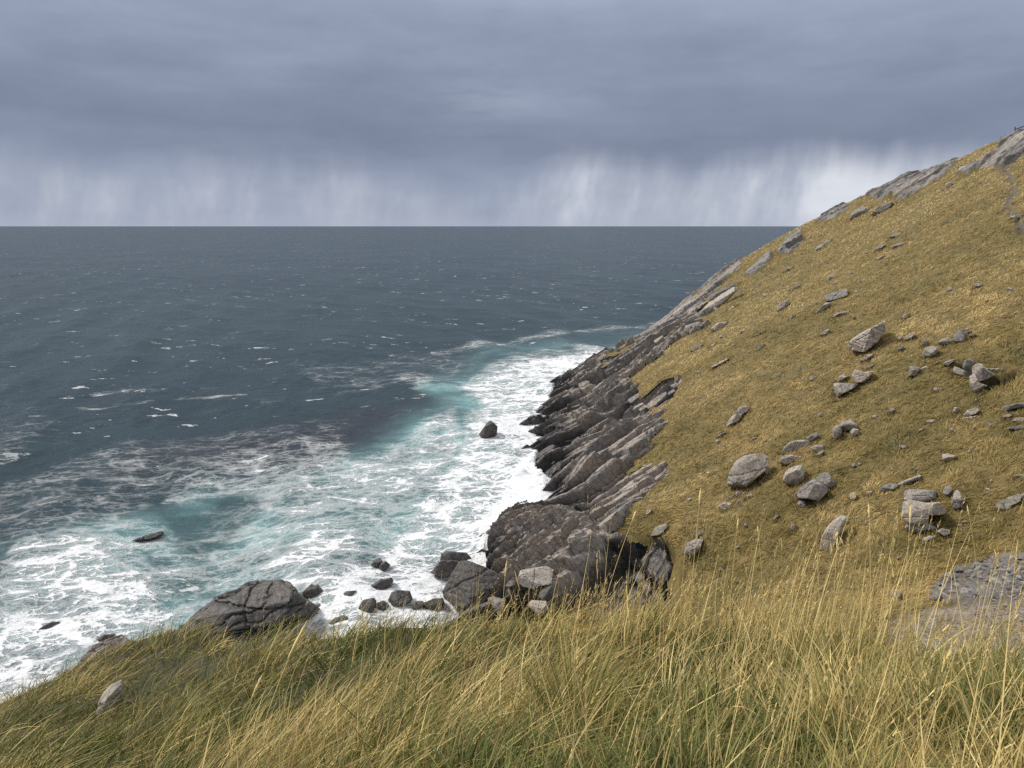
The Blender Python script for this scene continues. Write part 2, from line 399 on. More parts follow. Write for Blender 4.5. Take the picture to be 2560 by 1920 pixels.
# hollow under the capstone on the upper slope, and cuts behind some of the boulders
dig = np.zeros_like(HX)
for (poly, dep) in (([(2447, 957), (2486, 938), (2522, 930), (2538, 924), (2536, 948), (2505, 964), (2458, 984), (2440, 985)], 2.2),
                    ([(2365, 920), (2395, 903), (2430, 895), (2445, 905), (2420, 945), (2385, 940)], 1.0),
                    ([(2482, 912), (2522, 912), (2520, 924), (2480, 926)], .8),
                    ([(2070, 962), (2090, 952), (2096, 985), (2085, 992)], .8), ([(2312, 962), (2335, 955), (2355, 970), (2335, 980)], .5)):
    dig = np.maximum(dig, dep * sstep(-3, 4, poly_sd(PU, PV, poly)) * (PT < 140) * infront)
# footpath worn into the right-hand slope
PATH = [(2506, 420), (2516, 432), (2527, 452), (2532, 475), (2528, 490), (2516, 505), (2514, 517), (2525, 530), (2540, 541), (2545, 560), (2556, 578), (2570, 596)]
pd = np.full(HX.shape, 1e9)
for (a, b) in zip(PATH[:-1], PATH[1:]):
    e = np.array(b, float) - a; s = np.clip(((PU - a[0]) * e[0] + (PV - a[1]) * e[1]) / (e @ e), 0, 1)
    pd = np.minimum(pd, np.hypot(PU - a[0] - s * e[0], (PV - a[1] - s * e[1])))
pathm = sstep(10.0, 5.0, pd + wobn * .12) * infront * (PT > 60)
nz = np.array([-0.46, -0.20, 0.86])
D = np.where(near_rock, -0.25 * rockm, rockm * (rd + lift)) - dig - 0.35 * pathm - cleft * (0.5 + 0.4 * disp)
fine = 0.05 * fb2(HX, HY, 3.0, 2, 61)
V = np.stack([HX + D * nz[0], HY + D * nz[1], HZ0 + D * nz[2] + fine], -1)
V[..., 2] = np.where((cleft > .2) | ((HX > 4) & (HY < 66)), np.maximum(V[..., 2], 1.7 + .3 * fb2(HX, HY, 1.0, 2, 63)), V[..., 2])
bare = np.clip(np.maximum(dirtm, pathm), 0, 1)
rubz = sstep(-4, 6, poly_sd(PU, PV, RUBZ)) * (PT < 60)
grassy = np.clip((1 - rockm) * (1 - bare * np.where((rubz > .2) | (pathm > .3), 1, .55)) * (1 - sstep(0.1, 0.4, dig)) * (1 - cleft), 0, 1)
wet = sstep(4.2, 1.6, V[..., 2] + 1.1 * fb2(HX, HY, 0.35, 3, 71)) * (HY < 200)
wet = np.maximum(wet, cleft)  # the cleft's black shade is painted in as full wetness
F = grid_faces(*HX.shape)
fr = rockm.ravel()[F].mean(1) > 0.5
fdrop = (rockm * near_rock).ravel()[F].min(1) > 0.9
far_rock = fr & ~near_rock.ravel()[F].all(1)
def sub(faces):
    ids, inv = np.unique(faces, return_inverse=True); return ids, inv.reshape(faces.shape)

# ------------------------------------------------------------------ materials for ground and rock
def rock_material(name, base=(0.25, 0.235, 0.22, 1), warm=(0.31, 0.25, 0.20, 1), dark=(0.05, 0.05, 0.053, 1), lichen=0.4, attrs=True, scale=1.0, objrand=False):
    m, t, b, o = new_mat(name)
    co = t.new('ShaderNodeTexCoord').outputs['Object' if objrand else 'Generated']
    geo = t.new('ShaderNodeNewGeometry').outputs['Position']
    p = geo
    n1 = t.noise(p, 0.35 * scale, 5, .6)[0]; n2 = t.noise(p, 2.4 * scale, 6, .65)[0]; n3 = t.noise(p, 11 * scale, 4, .6)[0]
    c = t.mix(t.mapr(n1, .38, .62), base, warm)
    if attrs:
        tn = t.attr('tone')[2]
        c = t.mix(t.mapr(tn, -.5, .6, 0, .75), c, tuple(x * .62 for x in base[:3]) + (1,))
        c = t.mix(t.mapr(tn, .1, -.6, 0, .45), c, (0.34, 0.29, 0.25, 1))
    if objrand:
        rnd = t.new('ShaderNodeObjectInfo').outputs['Random']
        c = t.mix(t.math('MULTIPLY', rnd, .6), c, warm)
        c = t.mix(1.0, c, t.ramp(t.math('FRACT', t.math('MULTIPLY', rnd, 7.13)), [(0, (.72, .72, .74, 1)), (1, (1.25, 1.22, 1.18, 1))]), 'MULTIPLY')
    c = t.mix(1.0, c, t.ramp(n2, [(.28, (.45, .45, .46, 1)), (.5, (1, 1, 1, 1)), (.72, (1.42, 1.40, 1.34, 1))]), 'MULTIPLY')
    # pale lichen freckles and dark stains
    li = t.mapr(t.noise(p, 6.5 * scale, 5, .7)[0], .56, .66)
    c = t.mix(t.math('MULTIPLY', li, lichen), c, (0.46, 0.45, 0.42, 1))
    stn = t.mapr(t.noise(t.vmath('MULTIPLY', p, (1, 1, .35)), 1.1 * scale, 5, .6)[0], .55, .72)
    c = t.mix(t.math('MULTIPLY', stn, .4), c, dark)
    vor = t.voro(t.vmath('ADD', t.vmath('MULTIPLY', p, (.6, 1.5, 1.2)), t.scale(t.noise(p, 1.3 * scale, 3)[1], .5)), .85 * scale)[0]
    ck = t.mapr(vor, .0, .045, 1, 0)
    c = t.mix(t.math('MULTIPLY', ck, .55), c, dark)
    rough = .86
    if attrs:
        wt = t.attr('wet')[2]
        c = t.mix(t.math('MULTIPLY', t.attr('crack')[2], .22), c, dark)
        c = t.mix(wt, c, t.mix(1.0, c, (.19, .19, .205, 1), 'MULTIPLY'))  # darkens wet shore rock, and paints the shade inside the cleft
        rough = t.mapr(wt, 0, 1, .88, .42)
    t.put(b.inputs['Base Color'], c); t.put(b.inputs['Roughness'], rough)
    bp = t.new('ShaderNodeBump'); bp.inputs['Strength'].default_value = .75; bp.inputs['Distance'].default_value = .12 / scale
    h = t.math('ADD', t.math('MULTIPLY', n2, .8), t.math('MULTIPLY', n3, .35))
    h = t.math('SUBTRACT', h, t.math('MULTIPLY', ck, .25))
    t.put(bp.inputs['Height'], h); t.l.new(bp.outputs[0], b.inputs['Normal'])
    return m
M_CLIFF = rock_material('cliff_rock')
M_BOULDER = rock_material('boulder_rock', (.25, .24, .225, 1), (.31, .265, .22, 1), lichen=.7, attrs=False, scale=2.2, objrand=True)
M_WET = rock_material('wet_shore_rock', (.052, .05, .05, 1), (.075, .066, .058, 1), (.012, .012, .013, 1), lichen=.06, attrs=False, scale=1.3, objrand=True)
M_WET.node_tree.nodes['Principled BSDF'].inputs['Roughness'].default_value = .55

def soil_material(name='turf_soil', near=False):
    m, t, b, o = new_mat(name)
    p = t.new('ShaderNodeNewGeometry').outputs['Position']
    n1 = t.noise(p, .25, 5, .6)[0]; n2 = t.noise(p, 2.0, 5, .6)[0]; n3 = t.noise(p, 9, 4, .7)[0]
    g = t.mix(t.mapr(n1, .35, .65), (.125, .095, .03, 1), (.20, .135, .045, 1))
    g = t.mix(t.mapr(n2, .35, .7), g, (.075, .065, .02, 1))
    dirt = t.mix(t.mapr(n2, .3, .7), (.15, .125, .10, 1), (.27, .235, .20, 1))
    dirt = t.mix(t.mapr(n3, .5, .66), dirt, (.10, .095, .095, 1))
    c = t.mix(t.attr('bare')[2], g, dirt)
    c = t.mix(t.attr('hollow')[2], c, (.012, .011, .01, 1))  # near-black paint: shade in the pits and rubble gaps, darker brown on the path
    if near: c = t.mix(t.mapr(n3, .4, .65), (.030, .028, .012, 1), (.060, .048, .020, 1))
    t.put(b.inputs['Base Color'], c); b.inputs['Roughness'].default_value = .95
    bp = t.new('ShaderNodeBump'); bp.inputs['Strength'].default_value = .8; bp.inputs['Distance'].default_value = .1
    t.put(bp.inputs['Height'], t.math('ADD', n2, t.math('MULTIPLY', n3, .5))); t.l.new(bp.outputs[0], b.inputs['Normal'])
    return m
M_SOIL = soil_material()
Vf = V.reshape(-1, 3)
ids, ff = sub(F[~far_rock & ~fdrop])
hill = mesh_obj('hill', Vf[ids], ff, M_SOIL, {'bare': bare.ravel()[ids], 'hollow': np.maximum(sstep(.3, .9, dig), np.maximum(rubz * .45, pathm * .6)).ravel()[ids]}, smooth=True)  # hollow: shade painted into dug pits and under the rubble, plus path colour
tag(hill, 'steep tawny grass hillside rising to the right above the sea', kind='structure')
_sph = {}
def sphere_dirs(k):
    if k in _sph: return _sph[k]
    import bmesh
    bm = bmesh.new(); bmesh.ops.create_icosphere(bm, subdivisions=k, radius=1.0)
    bm.verts.ensure_lookup_table()
    d_ = np.array([v.co[:] for v in bm.verts]); f_ = np.array([[v.index for v in f.verts] for f in bm.faces])
    bm.free(); _sph[k] = (d_ / np.linalg.norm(d_, axis=1)[:, None], f_); return _sph[k]

# ---- blocks and slabs standing proud of the bedrock, bedded parallel to the slope (part of the cliff)
def ledge_blocks():
    r_ = np.random.default_rng(11)
    dip = np.array([-.83, -.25, -.48]); dip /= np.linalg.norm(dip)
    nrm = np.array([-.46, -.20, .86]); nrm -= dip * (nrm @ dip); nrm /= np.linalg.norm(nrm)
    stk = np.cross(nrm, dip)
    vs, fs, tn, wt, n0 = [], [], [], [], 0
    cand = np.argwhere((rockm > .8) & (cleft < .15) & (HZ0 > -.6) & (HY > 54) & (PT > 20) & (HX < 100))
    wgt = 1.0 / np.maximum(PT[cand[:, 0], cand[:, 1]], 50) ** 2 * np.gradient(gx)[cand[:, 1]] * np.gradient(gy)[cand[:, 0]]
    wgt = wgt * np.where((cand[:, 0] >= np.searchsorted(gy, 150)) | (cand[:, 1] >= np.searchsorted(gx, 45)), .3, 1)
    pick = cand[r_.choice(len(cand), 170, p=wgt / wgt.sum())]
    d_, f_ = sphere_dirs(3)
    for (j, i) in pick:
        p = V[j, i].copy(); up_hill = HY[j, i] > 150 or HX[j, i] > 45
        ln = float(np.clip(r_.lognormal(-.25, .5), .35, 2.4)) * (1.0 if HY[j, i] < 95 else 1.35)
        if up_hill: ln = max(ln, 1.6) * 1.3
        wd = ln * r_.uniform(.28, .6); th_ = ln * r_.uniform(.12, .30)
        P = np.abs(d_) ** 1
        k = (P[:, 0] ** 8 + P[:, 1] ** 8 + P[:, 2] ** 8) ** (-1 / 8.0)
        P = d_ * k[:, None]
        for q in range(6):
            nv = r_.normal(size=3); nv /= np.linalg.norm(nv); h = np.abs(nv).sum() * r_.uniform(.55, .85)
            over = np.maximum(P @ nv - h, 0); P = P - over[:, None] * nv
        P = P + d_ * (.06 * vnoise(P * 2.2 + r_.uniform(0, 40, 3), 5))[:, None]
        P = P * np.array([ln, wd, th_]) * .5
        a1, a2, a3 = r_.normal(0, .16), r_.normal(0, .10), r_.normal(.12, .13)
        e1 = dip + stk * a1 + nrm * a2; e1 /= np.linalg.norm(e1); e3 = nrm + stk * a3; e3 -= e1 * (e3 @ e1); e3 /= np.linalg.norm(e3); e2 = np.cross(e3, e1)
        p = p - nrm * th_ * (.25 if up_hill else .22)
        W_ = p + P[:, :1] * e1 + P[:, 1:2] * e2 + P[:, 2:] * e3 + nrm * th_ * .12
        vs.append(W_); fs.append(f_ + n0); n0 += len(W_)
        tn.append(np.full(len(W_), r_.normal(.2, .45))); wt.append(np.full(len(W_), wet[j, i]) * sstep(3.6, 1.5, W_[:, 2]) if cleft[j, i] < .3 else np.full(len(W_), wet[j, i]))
    return np.concatenate(vs), np.concatenate(fs), np.concatenate(tn), np.concatenate(wt)
bv, bf, bt, bw = ledge_blocks()
# the sea cliff on its own fine grid, its lines running with the joints
pg = np.arange(6, 74, .17); qg = np.concatenate([np.arange(40, 98, .13), np.arange(98, 146, .24)])
PG, QG = np.meshgrid(pg, qg)
CX, CY = .957 * PG - .29 * QG, .29 * PG + .957 * QG
def grid_pick(arr, x, y):
    i = np.clip(np.searchsorted(gx, x) - 1, 0, len(gx) - 2); j = np.clip(np.searchsorted(gy, y) - 1, 0, len(gy) - 2)
    fx = np.clip((x - gx[i]) / (gx[i + 1] - gx[i]), 0, 1); fy = np.clip((y - gy[j]) / (gy[j + 1] - gy[j]), 0, 1)
    return (arr[j, i] * (1 - fx) + arr[j, i + 1] * fx) * (1 - fy) + (arr[j + 1, i] * (1 - fx) + arr[j + 1, i + 1] * fx) * fy
inb = (CX > gx[0]) & (CX < 41) & (CY > 23) & (CY < 151)
CZ = hill_z(CX, CY); cr = np.where(inb, grid_pick(rockm, CX, CY), 0); cc_ = grid_pick(cleft, CX, CY)
cd, ct_, ck_ = bedding(CX, CY)
cd = cd + .5 * fb2(CX, CY, .12, 2, 49) - recess(CX, CY, CZ) + .03 * fb2(CX, CY, 3.0, 2, 57)
cu_, cv_, _ct = project(np.stack([CX, CY, CZ], -1))
shelf = sstep(-6, 42, poly_sd(cu_, cv_, [(1222, 1450), (1232, 1380), (1245, 1325), (1290, 1285), (1350, 1268), (1420, 1275), (1500, 1305), (1520, 1345), (1490, 1400), (1440, 1470), (1380, 1520), (1240, 1520)]) + 6 * fb2(CX, CY, .3, 2, 59))
_p, _q = .80 * CX + .60 * CY, -.60 * CX + .80 * CY
f1_, ed_, c1_, c2_, ox_, oy_ = worley(_p / 2.3 + .2 * fb2(CX, CY, .5, 2, 81), _q / .85 + .2 * fb2(CX, CY, .5, 2, 83), 85)
f1b, edb, c1b, c2b, oxb, oyb = worley(_p / .9, _q / .36, 87)
sd_ = 1.9 * shelf ** .7 + 1.15 * (c1_ - .5) - 1.0 * oy_ * (.3 + c2_) + .35 * (c2_ - .5) * ox_ - .22 * sstep(.12, .0, ed_) + .30 * (c1b - .5) - .26 * oyb - .06 * sstep(.12, 0, edb)
cd = cd * (1 - sstep(.02, .3, shelf)) + sd_ * sstep(.02, .3, shelf); ct_ = np.where(shelf > .2, .6 * (c2_ - .5) + .4 * (c2b - .5) - .34, ct_); ck_ = np.where(shelf > .2, sstep(.14, .0, ed_), ck_)
cd = np.where(cr > .5, cd * np.clip((cr - .5) * 2.2, .25, 1), -.6)
cd = np.where(cc_ > .1, cd * (1 - .4 * cc_) - 1.5 * cc_, cd)
CV = np.stack([CX + cd * nz[0], CY + cd * nz[1] * 1.6, CZ + cd * nz[2]], -1)
CV[..., 2] = np.where((cc_ > .2) | ((CX > 4) & (CY < 66)), np.maximum(CV[..., 2], 1.5 + .35 * cd), CV[..., 2])
wet_shade = np.maximum(sstep(3.6, 1.4, CV[..., 2] + 1.1 * fb2(CX, CY, .35, 3, 71)), sstep(.1, .6, cc_))  # wet near the waterline; in the cleft the same darkening paints its shade
CF = grid_faces(*CX.shape); CF = CF[(cr.ravel()[CF].mean(1) > .42) & inb.ravel()[CF].all(1)]
ids, ff = sub(CF); ids2, ff2 = sub(F[far_rock]); n1_, n2_ = len(ids), len(ids2)
tri = lambda f: np.concatenate([f[:, [0, 1, 2]], f[:, [0, 2, 3]]])
ff = ff[:, ::-1] if False else ff
cat_ = lambda a, b, c: np.concatenate([a.ravel()[ids], b.ravel()[ids2], c])
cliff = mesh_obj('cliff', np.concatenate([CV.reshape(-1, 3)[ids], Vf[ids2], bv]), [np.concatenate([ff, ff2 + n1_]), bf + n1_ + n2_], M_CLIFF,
                 {'wet': cat_(wet_shade, wet, bw), 'tone': cat_(ct_ * .8 - .12, tone + .5, bt), 'crack': cat_(ck_, crack, np.zeros(len(bv)))})
tag(cliff, 'jointed grey and brown bedrock cliff at the foot of the hill', kind='structure')
# ------------------------------------------------------------------ the bluff the viewer stands on
NEAR = [(0, 1905, 5.2), (0, 1800, 7.2), (0, 1745, 9.0), (150, 1690, 10.0), (200, 1800, 7.0), (300, 1905, 4.7), (330, 1620, 12.5), (480, 1590, 14.0), (300, 1700, 9.2), (450, 1750, 7.0), (450, 1650, 9.2),
        (600, 1900, 4.0), (620, 1760, 5.8), (640, 1620, 8.2), (560, 1600, 10.5), (720, 1566, 8.0), (830, 1590, 7.2), (850, 1760, 5.0), (900, 1900, 3.4), (950, 1580, 6.6), (1100, 1570, 6.0), (1100, 1750, 4.3), (1250, 1900, 2.9),
        (1300, 1570, 5.4), (1400, 1700, 4.1), (1500, 1575, 5.0), (1550, 1900, 2.65), (1700, 1580, 4.8), (1750, 1720, 3.7), (1900, 1595, 4.6), (1900, 1900, 2.55), (2050, 1740, 3.5), (2150, 1620, 4.4),
        (2300, 1900, 2.5), (2350, 1720, 3.5), (2420, 1650, 4.2), (2560, 1900, 2.5), (2560, 1680, 4.0)]
nc = [unproj(u, v, t) for (u, v, t) in NEAR]
nc += [np.array(p, float) for p in [(0, 0, 28.4), (-3, 0, 27.6), (3, 0, 28.6), (-9, 1, 25.0), (6, 1, 28.6), (0, -4, 28.8), (-10, -4, 25.8), (8, -4, 29.0), (-16, 0, 21.5), (-16, 8, 19.5)]]
for (u, v, t, k) in [(0, 1745, 9.0, 1), (150, 1690, 10, 1), (330, 1620, 12.5, 1), (480, 1590, 14, 1), (720, 1566, 8.0, 1), (950, 1580, 6.6, 1), (1100, 1570, 6, 1), (1300, 1570, 5.4, 1), (1500, 1575, 5, 1), (1700, 1580, 4.8, 1), (1900, 1595, 4.6, 1), (2150, 1620, 4.4, 1), (2420, 1650, 4.2, 1), (2560, 1680, 4.0, 1), (2800, 1690, 4.0, 1)]:
    p = unproj(u, v, t); dv = p - np.array([0, 0, EYE]); h = np.hypot(dv[0], dv[1]); e = dv[2] / h
    for run, dr in ((.7, .25), (2.0, 1.3), (6.0, 5.0), (12.0, 9.0)):
        q = np.array([p[0] + dv[0] / h * run, p[1] + dv[1] / h * run, p[2] + e * run - dr]); nc.append(q)
near_fit = mq_fit(np.array(nc), 0.6, 0.08)
def near_z(x, y):
    return near_fit(x, y) + 0.06 * fb2(x, y, 1.1, 3, 91) + 0.10 * fb2(x, y, .45, 2, 93)
nx_ = np.concatenate([np.arange(-30, -12, .6), np.arange(-12, 9, .09), np.arange(9, 26, .6)])
ny_ = np.concatenate([np.arange(-5, 1, .3), np.arange(1, 15, .09), np.arange(15, 38, .5)])
NX, NY = np.meshgrid(nx_, ny_)
NZ = np.maximum(near_z(NX, NY), -4)
bluff = mesh_obj('ground', np.stack([NX, NY, NZ], -1).reshape(-1, 3), grid_faces(*NX.shape), soil_material('thatch_soil', True), smooth=True)
tag(bluff, 'grassy edge of the bluff in the foreground', kind='structure')

# ------------------------------------------------------------------ the sea
rows = np.concatenate([1.0 + np.arange(40) * .45, 19 + np.arange(0, 340) * 1.5, 530 + np.arange(0, 420) * 2.2, 1460 + np.arange(1, 60) * 30])   # pixels below the horizon
va = (960 - F_PX * math.tan(PITCH)) + rows
rr = ray(np.full(len(va), 1280.0), va); tt = np.minimum(-EYE / np.minimum(rr[:, 2], -1e-4), 60000)
yy = rr[:, 1] * tt
aa = np.linspace(-1.25, 0.75, 800)
SX = yy[:, None] * aa[None, :]; SY = np.repeat(yy[:, None], len(aa), 1)
su_, sv_, _ = project(np.stack([SX, SY, np.zeros_like(SX)], -1))
wu = su_ + 26 * fb2(SX, SY, .06, 3, 111) * np.clip(120 / SY, .2, 1.4); wv = sv_ + 14 * fb2(SX, SY, .06, 3, 113) * np.clip(90 / SY, .15, 1.4)
foam = np.zeros_like(SX); aer = np.zeros_like(SX); kelp = np.zeros_like(SX)
def lay(arr, poly, soft, val):
    np.maximum(arr, val * sstep(-soft, soft, poly_sd(wu, wv, poly)), out=arr)
Z1 = [(1230, 905), (1330, 878), (1560, 862), (1640, 845), (1500, 920), (1420, 960), (1440, 1040), (1440, 1140), (1520, 1230), (1400, 1310), (1330, 1480), (1250, 1580), (740, 1600), (730, 1510), (900, 1400), (1010, 1300), (1090, 1190), (1150, 1100), (1190, 1010), (1140, 965)]
lay(foam, Z1, 40, .75)
lay(foam, [(1310, 1000), (1440, 1040), (1440, 1140), (1520, 1230), (1400, 1310), (1330, 1480), (1230, 1520), (1180, 1400), (1180, 1290), (1260, 1200), (1270, 1100)], 45, .93)
lay(foam, [(1330, 890), (1580, 866), (1470, 930), (1400, 960), (1250, 960)], 30, .92)
lay(foam, [(760, 1470), (1000, 1440), (1250, 1440), (1250, 1600), (720, 1600)], 35, .74)
lay(foam, [(0, 1420), (60, 1350), (250, 1310), (420, 1290), (480, 1250), (800, 1190), (1000, 1080), (1150, 1010), (1180, 1300), (800, 1560), (480, 1560), (200, 1800), (-300, 1900), (-300, 1500)], 30, .56)
lay(foam, [(-100, 1500), (60, 1400), (300, 1335), (400, 1370), (380, 1440), (500, 1520), (300, 1660), (-200, 1900)], 45, .70)
lay(foam, [(0, 1640), (150, 1560), (330, 1600), (500, 1540), (480, 1620), (250, 1720), (0, 1800)], 30, .70)
lay(foam, [(420, 1180), (560, 1115), (760, 1085), (890, 1095), (870, 1190), (700, 1230), (500, 1262), (390, 1270)], 28, .50)
lay(foam, [(560, 1130), (720, 1100), (770, 1190), (640, 1210)], 30, .55)
lay(foam, [(-200, 1290), (250, 1110), (600, 1060), (1000, 1010), (1040, 1060), (820, 1190), (420, 1260), (300, 1320), (-100, 1420)], 30, .36)
lay(foam, [(-200, 1000), (300, 960), (700, 905), (1100, 890), (1250, 870), (1250, 930), (1000, 1000), (600, 1060), (200, 1130), (-200, 1220)], 40, .24)
lay(foam, [(700, 905), (1000, 880), (1240, 868), (1180, 960), (1000, 985), (800, 985)], 30, .33)
lay(foam, [(1060, 880), (1300, 838), (1480, 818), (1690, 802), (1690, 815), (1500, 832), (1320, 856), (1100, 892)], 9, .43)
for P_ in ([(220, 984), (290, 976), (370, 976), (365, 983), (290, 985), (225, 990)], [(405, 976), (452, 971), (450, 976), (410, 982)], [(490, 970), (535, 961), (548, 968), (500, 975)],
           [(80, 1036), (160, 1022), (300, 1012), (460, 995), (620, 986), (620, 992), (460, 1002), (300, 1020), (160, 1030)], [(-10, 1172), (42, 1157), (45, 1162), (0, 1176)]):
    np.maximum(foam, (.40 + .5 * fb2(SX, SY, .35, 3, 119)) * sstep(-5, 3, poly_sd(su_, sv_ + 3 * fb2(SX, SY, .12, 2, 117), P_)), out=foam)
lay(foam, [(250, 1560), (1600, 1560), (2400, 4000), (-1500, 4000), (-500, 1950)], 60, .68)
lay(aer, [(250, 1560), (1600, 1560), (2400, 4000), (-1500, 4000), (-500, 1950)], 60, .7)
foam += .06
lay(aer, [(-200, 1500), (60, 1370), (250, 1310), (420, 1290), (480, 1240), (800, 1190), (1000, 1060), (1130, 980), (1090, 965), (1200, 890), (1400, 870), (1700, 850), (1700, 1600), (480, 1600), (-300, 1950)], 50, .85)
lay(aer, [(1050, 965), (1200, 930), (1240, 985), (1180, 1020), (1080, 1000)], 22, .9)
lay(aer, [(440, 1290), (560, 1240), (640, 1250), (600, 1330), (480, 1400), (440, 1360)], 25, .35)
lay(kelp, [(300, 1135), (480, 1095), (740, 1060), (960, 1010), (1060, 1020), (980, 1080), (840, 1130), (600, 1150), (400, 1165), (300, 1190)], 40, 1.0)
darkpatch = np.zeros_like(SX)
lay(darkpatch, [(420, 1290), (560, 1235), (660, 1250), (610, 1340), (500, 1400), (430, 1360)], 30, 1.0)
lay(darkpatch, [(900, 1010), (1080, 990), (1130, 1010), (980, 1090), (840, 1130)], 25, .8)
lay(darkpatch, [(-200, 1440), (20, 1400), (40, 1520), (-200, 1650)], 30, .8)
aer *= 1 - .75 * darkpatch; foam *= 1 - .30 * darkpatch
aer *= .38 + .55 * sstep(-.35, .35, fb2(SX, SY, .11, 3, 121))
foam *= 1 + .30 * fb2(SX, SY, .09, 3, 123)
# swell and chop
hgt = np.zeros_like(SX)
for k in range(22):
    ang = math.radians(250 + rng.normal(0, 26)); L = float(rng.uniform(1.6, 26)) if k > 4 else float(rng.uniform(26, 60))
    kx, ky = math.sin(ang) * 2 * math.pi / L, math.cos(ang) * 2 * math.pi / L
    ph = rng.uniform(0, 6.28) + 1.6 * fb2(SX, SY, .7 / L, 2, 130 + k)
    s_ = np.sin(kx * SX + ky * SY + ph); s_ = 1 - 2 * np.sqrt(np.clip((1 - s_) / 2, 0, 1)) * 1.0
    cell = SY * .0026
    amp_ = .014 * L ** .85 * (.28 if L > 26 else .75) * np.clip((L / 6 - cell) / (L / 6), 0, 1)
    hgt += amp_ * (s_ + .33)
near_shore = sstep(.5, .9, foam)
hgt = hgt * (1 - .3 * near_shore) + near_shore * (.6 + .9 * sstep(.85, 1.0, foam)) * np.maximum(0, fb2(SX, SY, .35, 4, 160)) + .12 * near_shore * fb2(SX, SY, 1.3, 2, 161)
hgt *= np.clip(3000 / SY, 0, 1)
land = (SX > gx[0]) & (SX < 60) & (SY > 40) & (SY < 200) & (hill_z(SX, SY) > .25)
hgt = np.where(land, np.minimum(hgt, -.6), hgt)
crest = sstep(.35, .9, hgt / (hgt.std() * 2.2 + 1e-6))
foam_v = np.clip(foam + .10 * crest, 0, 1.2)

def sea_material():
    m, t, b, o = new_mat('sea_water')
    p = t.new('ShaderNodeNewGeometry').outputs['Position']
    fo, ae, ke = t.attr('foam')[2], t.attr('aer')[2], t.attr('kelp')[2]
    pr = t.new('ShaderNodeVectorRotate', rotation_type='Z_AXIS'); t.put(pr.inputs['Vector'], p); pr.inputs['Angle'].default_value = math.radians(-12)
    q = t.vmath('MULTIPLY', pr.outputs[0], (.62, 1.0, 1.0))
    wp = t.vmath('ADD', q, t.scale(t.vmath('SUBTRACT', t.noise(q, .22, 4, .6)[1], (.5, .5, .5)), 3.2))
    wp2 = t.vmath('ADD', q, t.scale(t.vmath('SUBTRACT', t.noise(q, .8, 4, .6)[1], (.5, .5, .5)), 1.5))
    def web(v, sc, k):
        e = t.voro(v, sc)[0]; return t.mapr(e, 0.0, k, 1.0, 0.0)
    w1 = web(wp, .30, .17); w2 = web(wp2, .85, .20); w3 = web(wp2, 2.1, .26)
    n1 = t.noise(wp, .30, 6, .62)[0]; n2 = t.noise(wp2, 1.5, 5, .65)[0]
    wv = t.math('MAXIMUM', t.math('MULTIPLY', w1, .95), t.math('MAXIMUM', t.math('MULTIPLY', w2, .85), t.math('MULTIPLY', w3, .62)))
    f = t.math('ADD', t.math('MULTIPLY', wv, .36), t.math('MULTIPLY', t.mapr(n1, .25, .75, 0, 1, False), .44))
    f = t.math('ADD', f, t.math('MULTIPLY', t.mapr(n2, .25, .75, 0, 1, False), .26))
    thr = t.math('SUBTRACT', 1.27, fo)
    amt = t.mapr(f, t.math('SUBTRACT', thr, .10), t.math('ADD', thr, .16))
    # thin veils of old foam
    thin = t.mapr(f, t.math('SUBTRACT', thr, .34), t.math('ADD', thr, .10), 0, .50)
    amt = t.math('MAXIMUM', amt, t.math('MULTIPLY', thin, t.mapr(fo, .25, .5)))
    # scattered whitecaps far out
    qs = t.vmath('MULTIPLY', p, (.6, 1.0, 1.0))
    cap = t.math('MULTIPLY', t.mapr(t.noise(qs, .22, 5, .72)[0], .622, .645), t.mapr(t.noise(p, .02, 2, .5)[0], .42, .60))
    cap2 = t.mapr(t.noise(qs, .07, 7, .78)[0], .642, .665)
    amt = t.math('MAXIMUM', amt, t.math('MAXIMUM', t.math('MULTIPLY', cap, .75), t.math('MULTIPLY', cap2, .7)))
    deep = t.mix(t.mapr(t.noise(p, .012, 4, .6)[0], .35, .65), (.015, .031, .039, 1), (.022, .041, .047, 1))
    deep = t.mix(t.math('MULTIPLY', ke, .5), deep, (.026, .020, .028, 1))
    shoal = t.mix(t.mapr(n1, .3, .7), (.10, .22, .23, 1), (.26, .43, .43, 1))
    wat = t.mix(ae, deep, shoal)
    col = t.mix(amt, wat, (.66, .675, .69, 1))
    t.put(b.inputs['Base Color'], col)
    t.put(b.inputs['Roughness'], t.mapr(amt, 0, .5, .30, .9))
    b.inputs['IOR'].default_value = 1.333
    t.put(b.inputs['Specular IOR Level'], t.mapr(amt, 0, .6, .20, .12))
    bp = t.new('ShaderNodeBump'); bp.inputs['Strength'].default_value = 1.0; bp.inputs['Distance'].default_value = .5
    h = t.math('ADD', t.math('MULTIPLY', t.noise(q, .55, 5, .62)[0], 1.3), t.math('MULTIPLY', t.noise(q, .12, 3, .5)[0], 3.0))
    h = t.math('ADD', h, t.math('MULTIPLY', t.math('MULTIPLY', amt, t.math('ADD', .6, n2)), .5))
    t.put(bp.inputs['Height'], h); t.l.new(bp.outputs[0], b.inputs['Normal'])
    return m
sea = mesh_obj('sea', np.stack([SX, SY, hgt], -1).reshape(-1, 3), grid_faces(*SX.shape)[:, ::-1], sea_material(),
               {'foam': foam_v, 'aer': np.clip(aer, 0, 1), 'kelp': kelp}, smooth=True)
tag(sea, 'grey-blue sea breaking into white and turquoise foam along the shore', kind='structure')
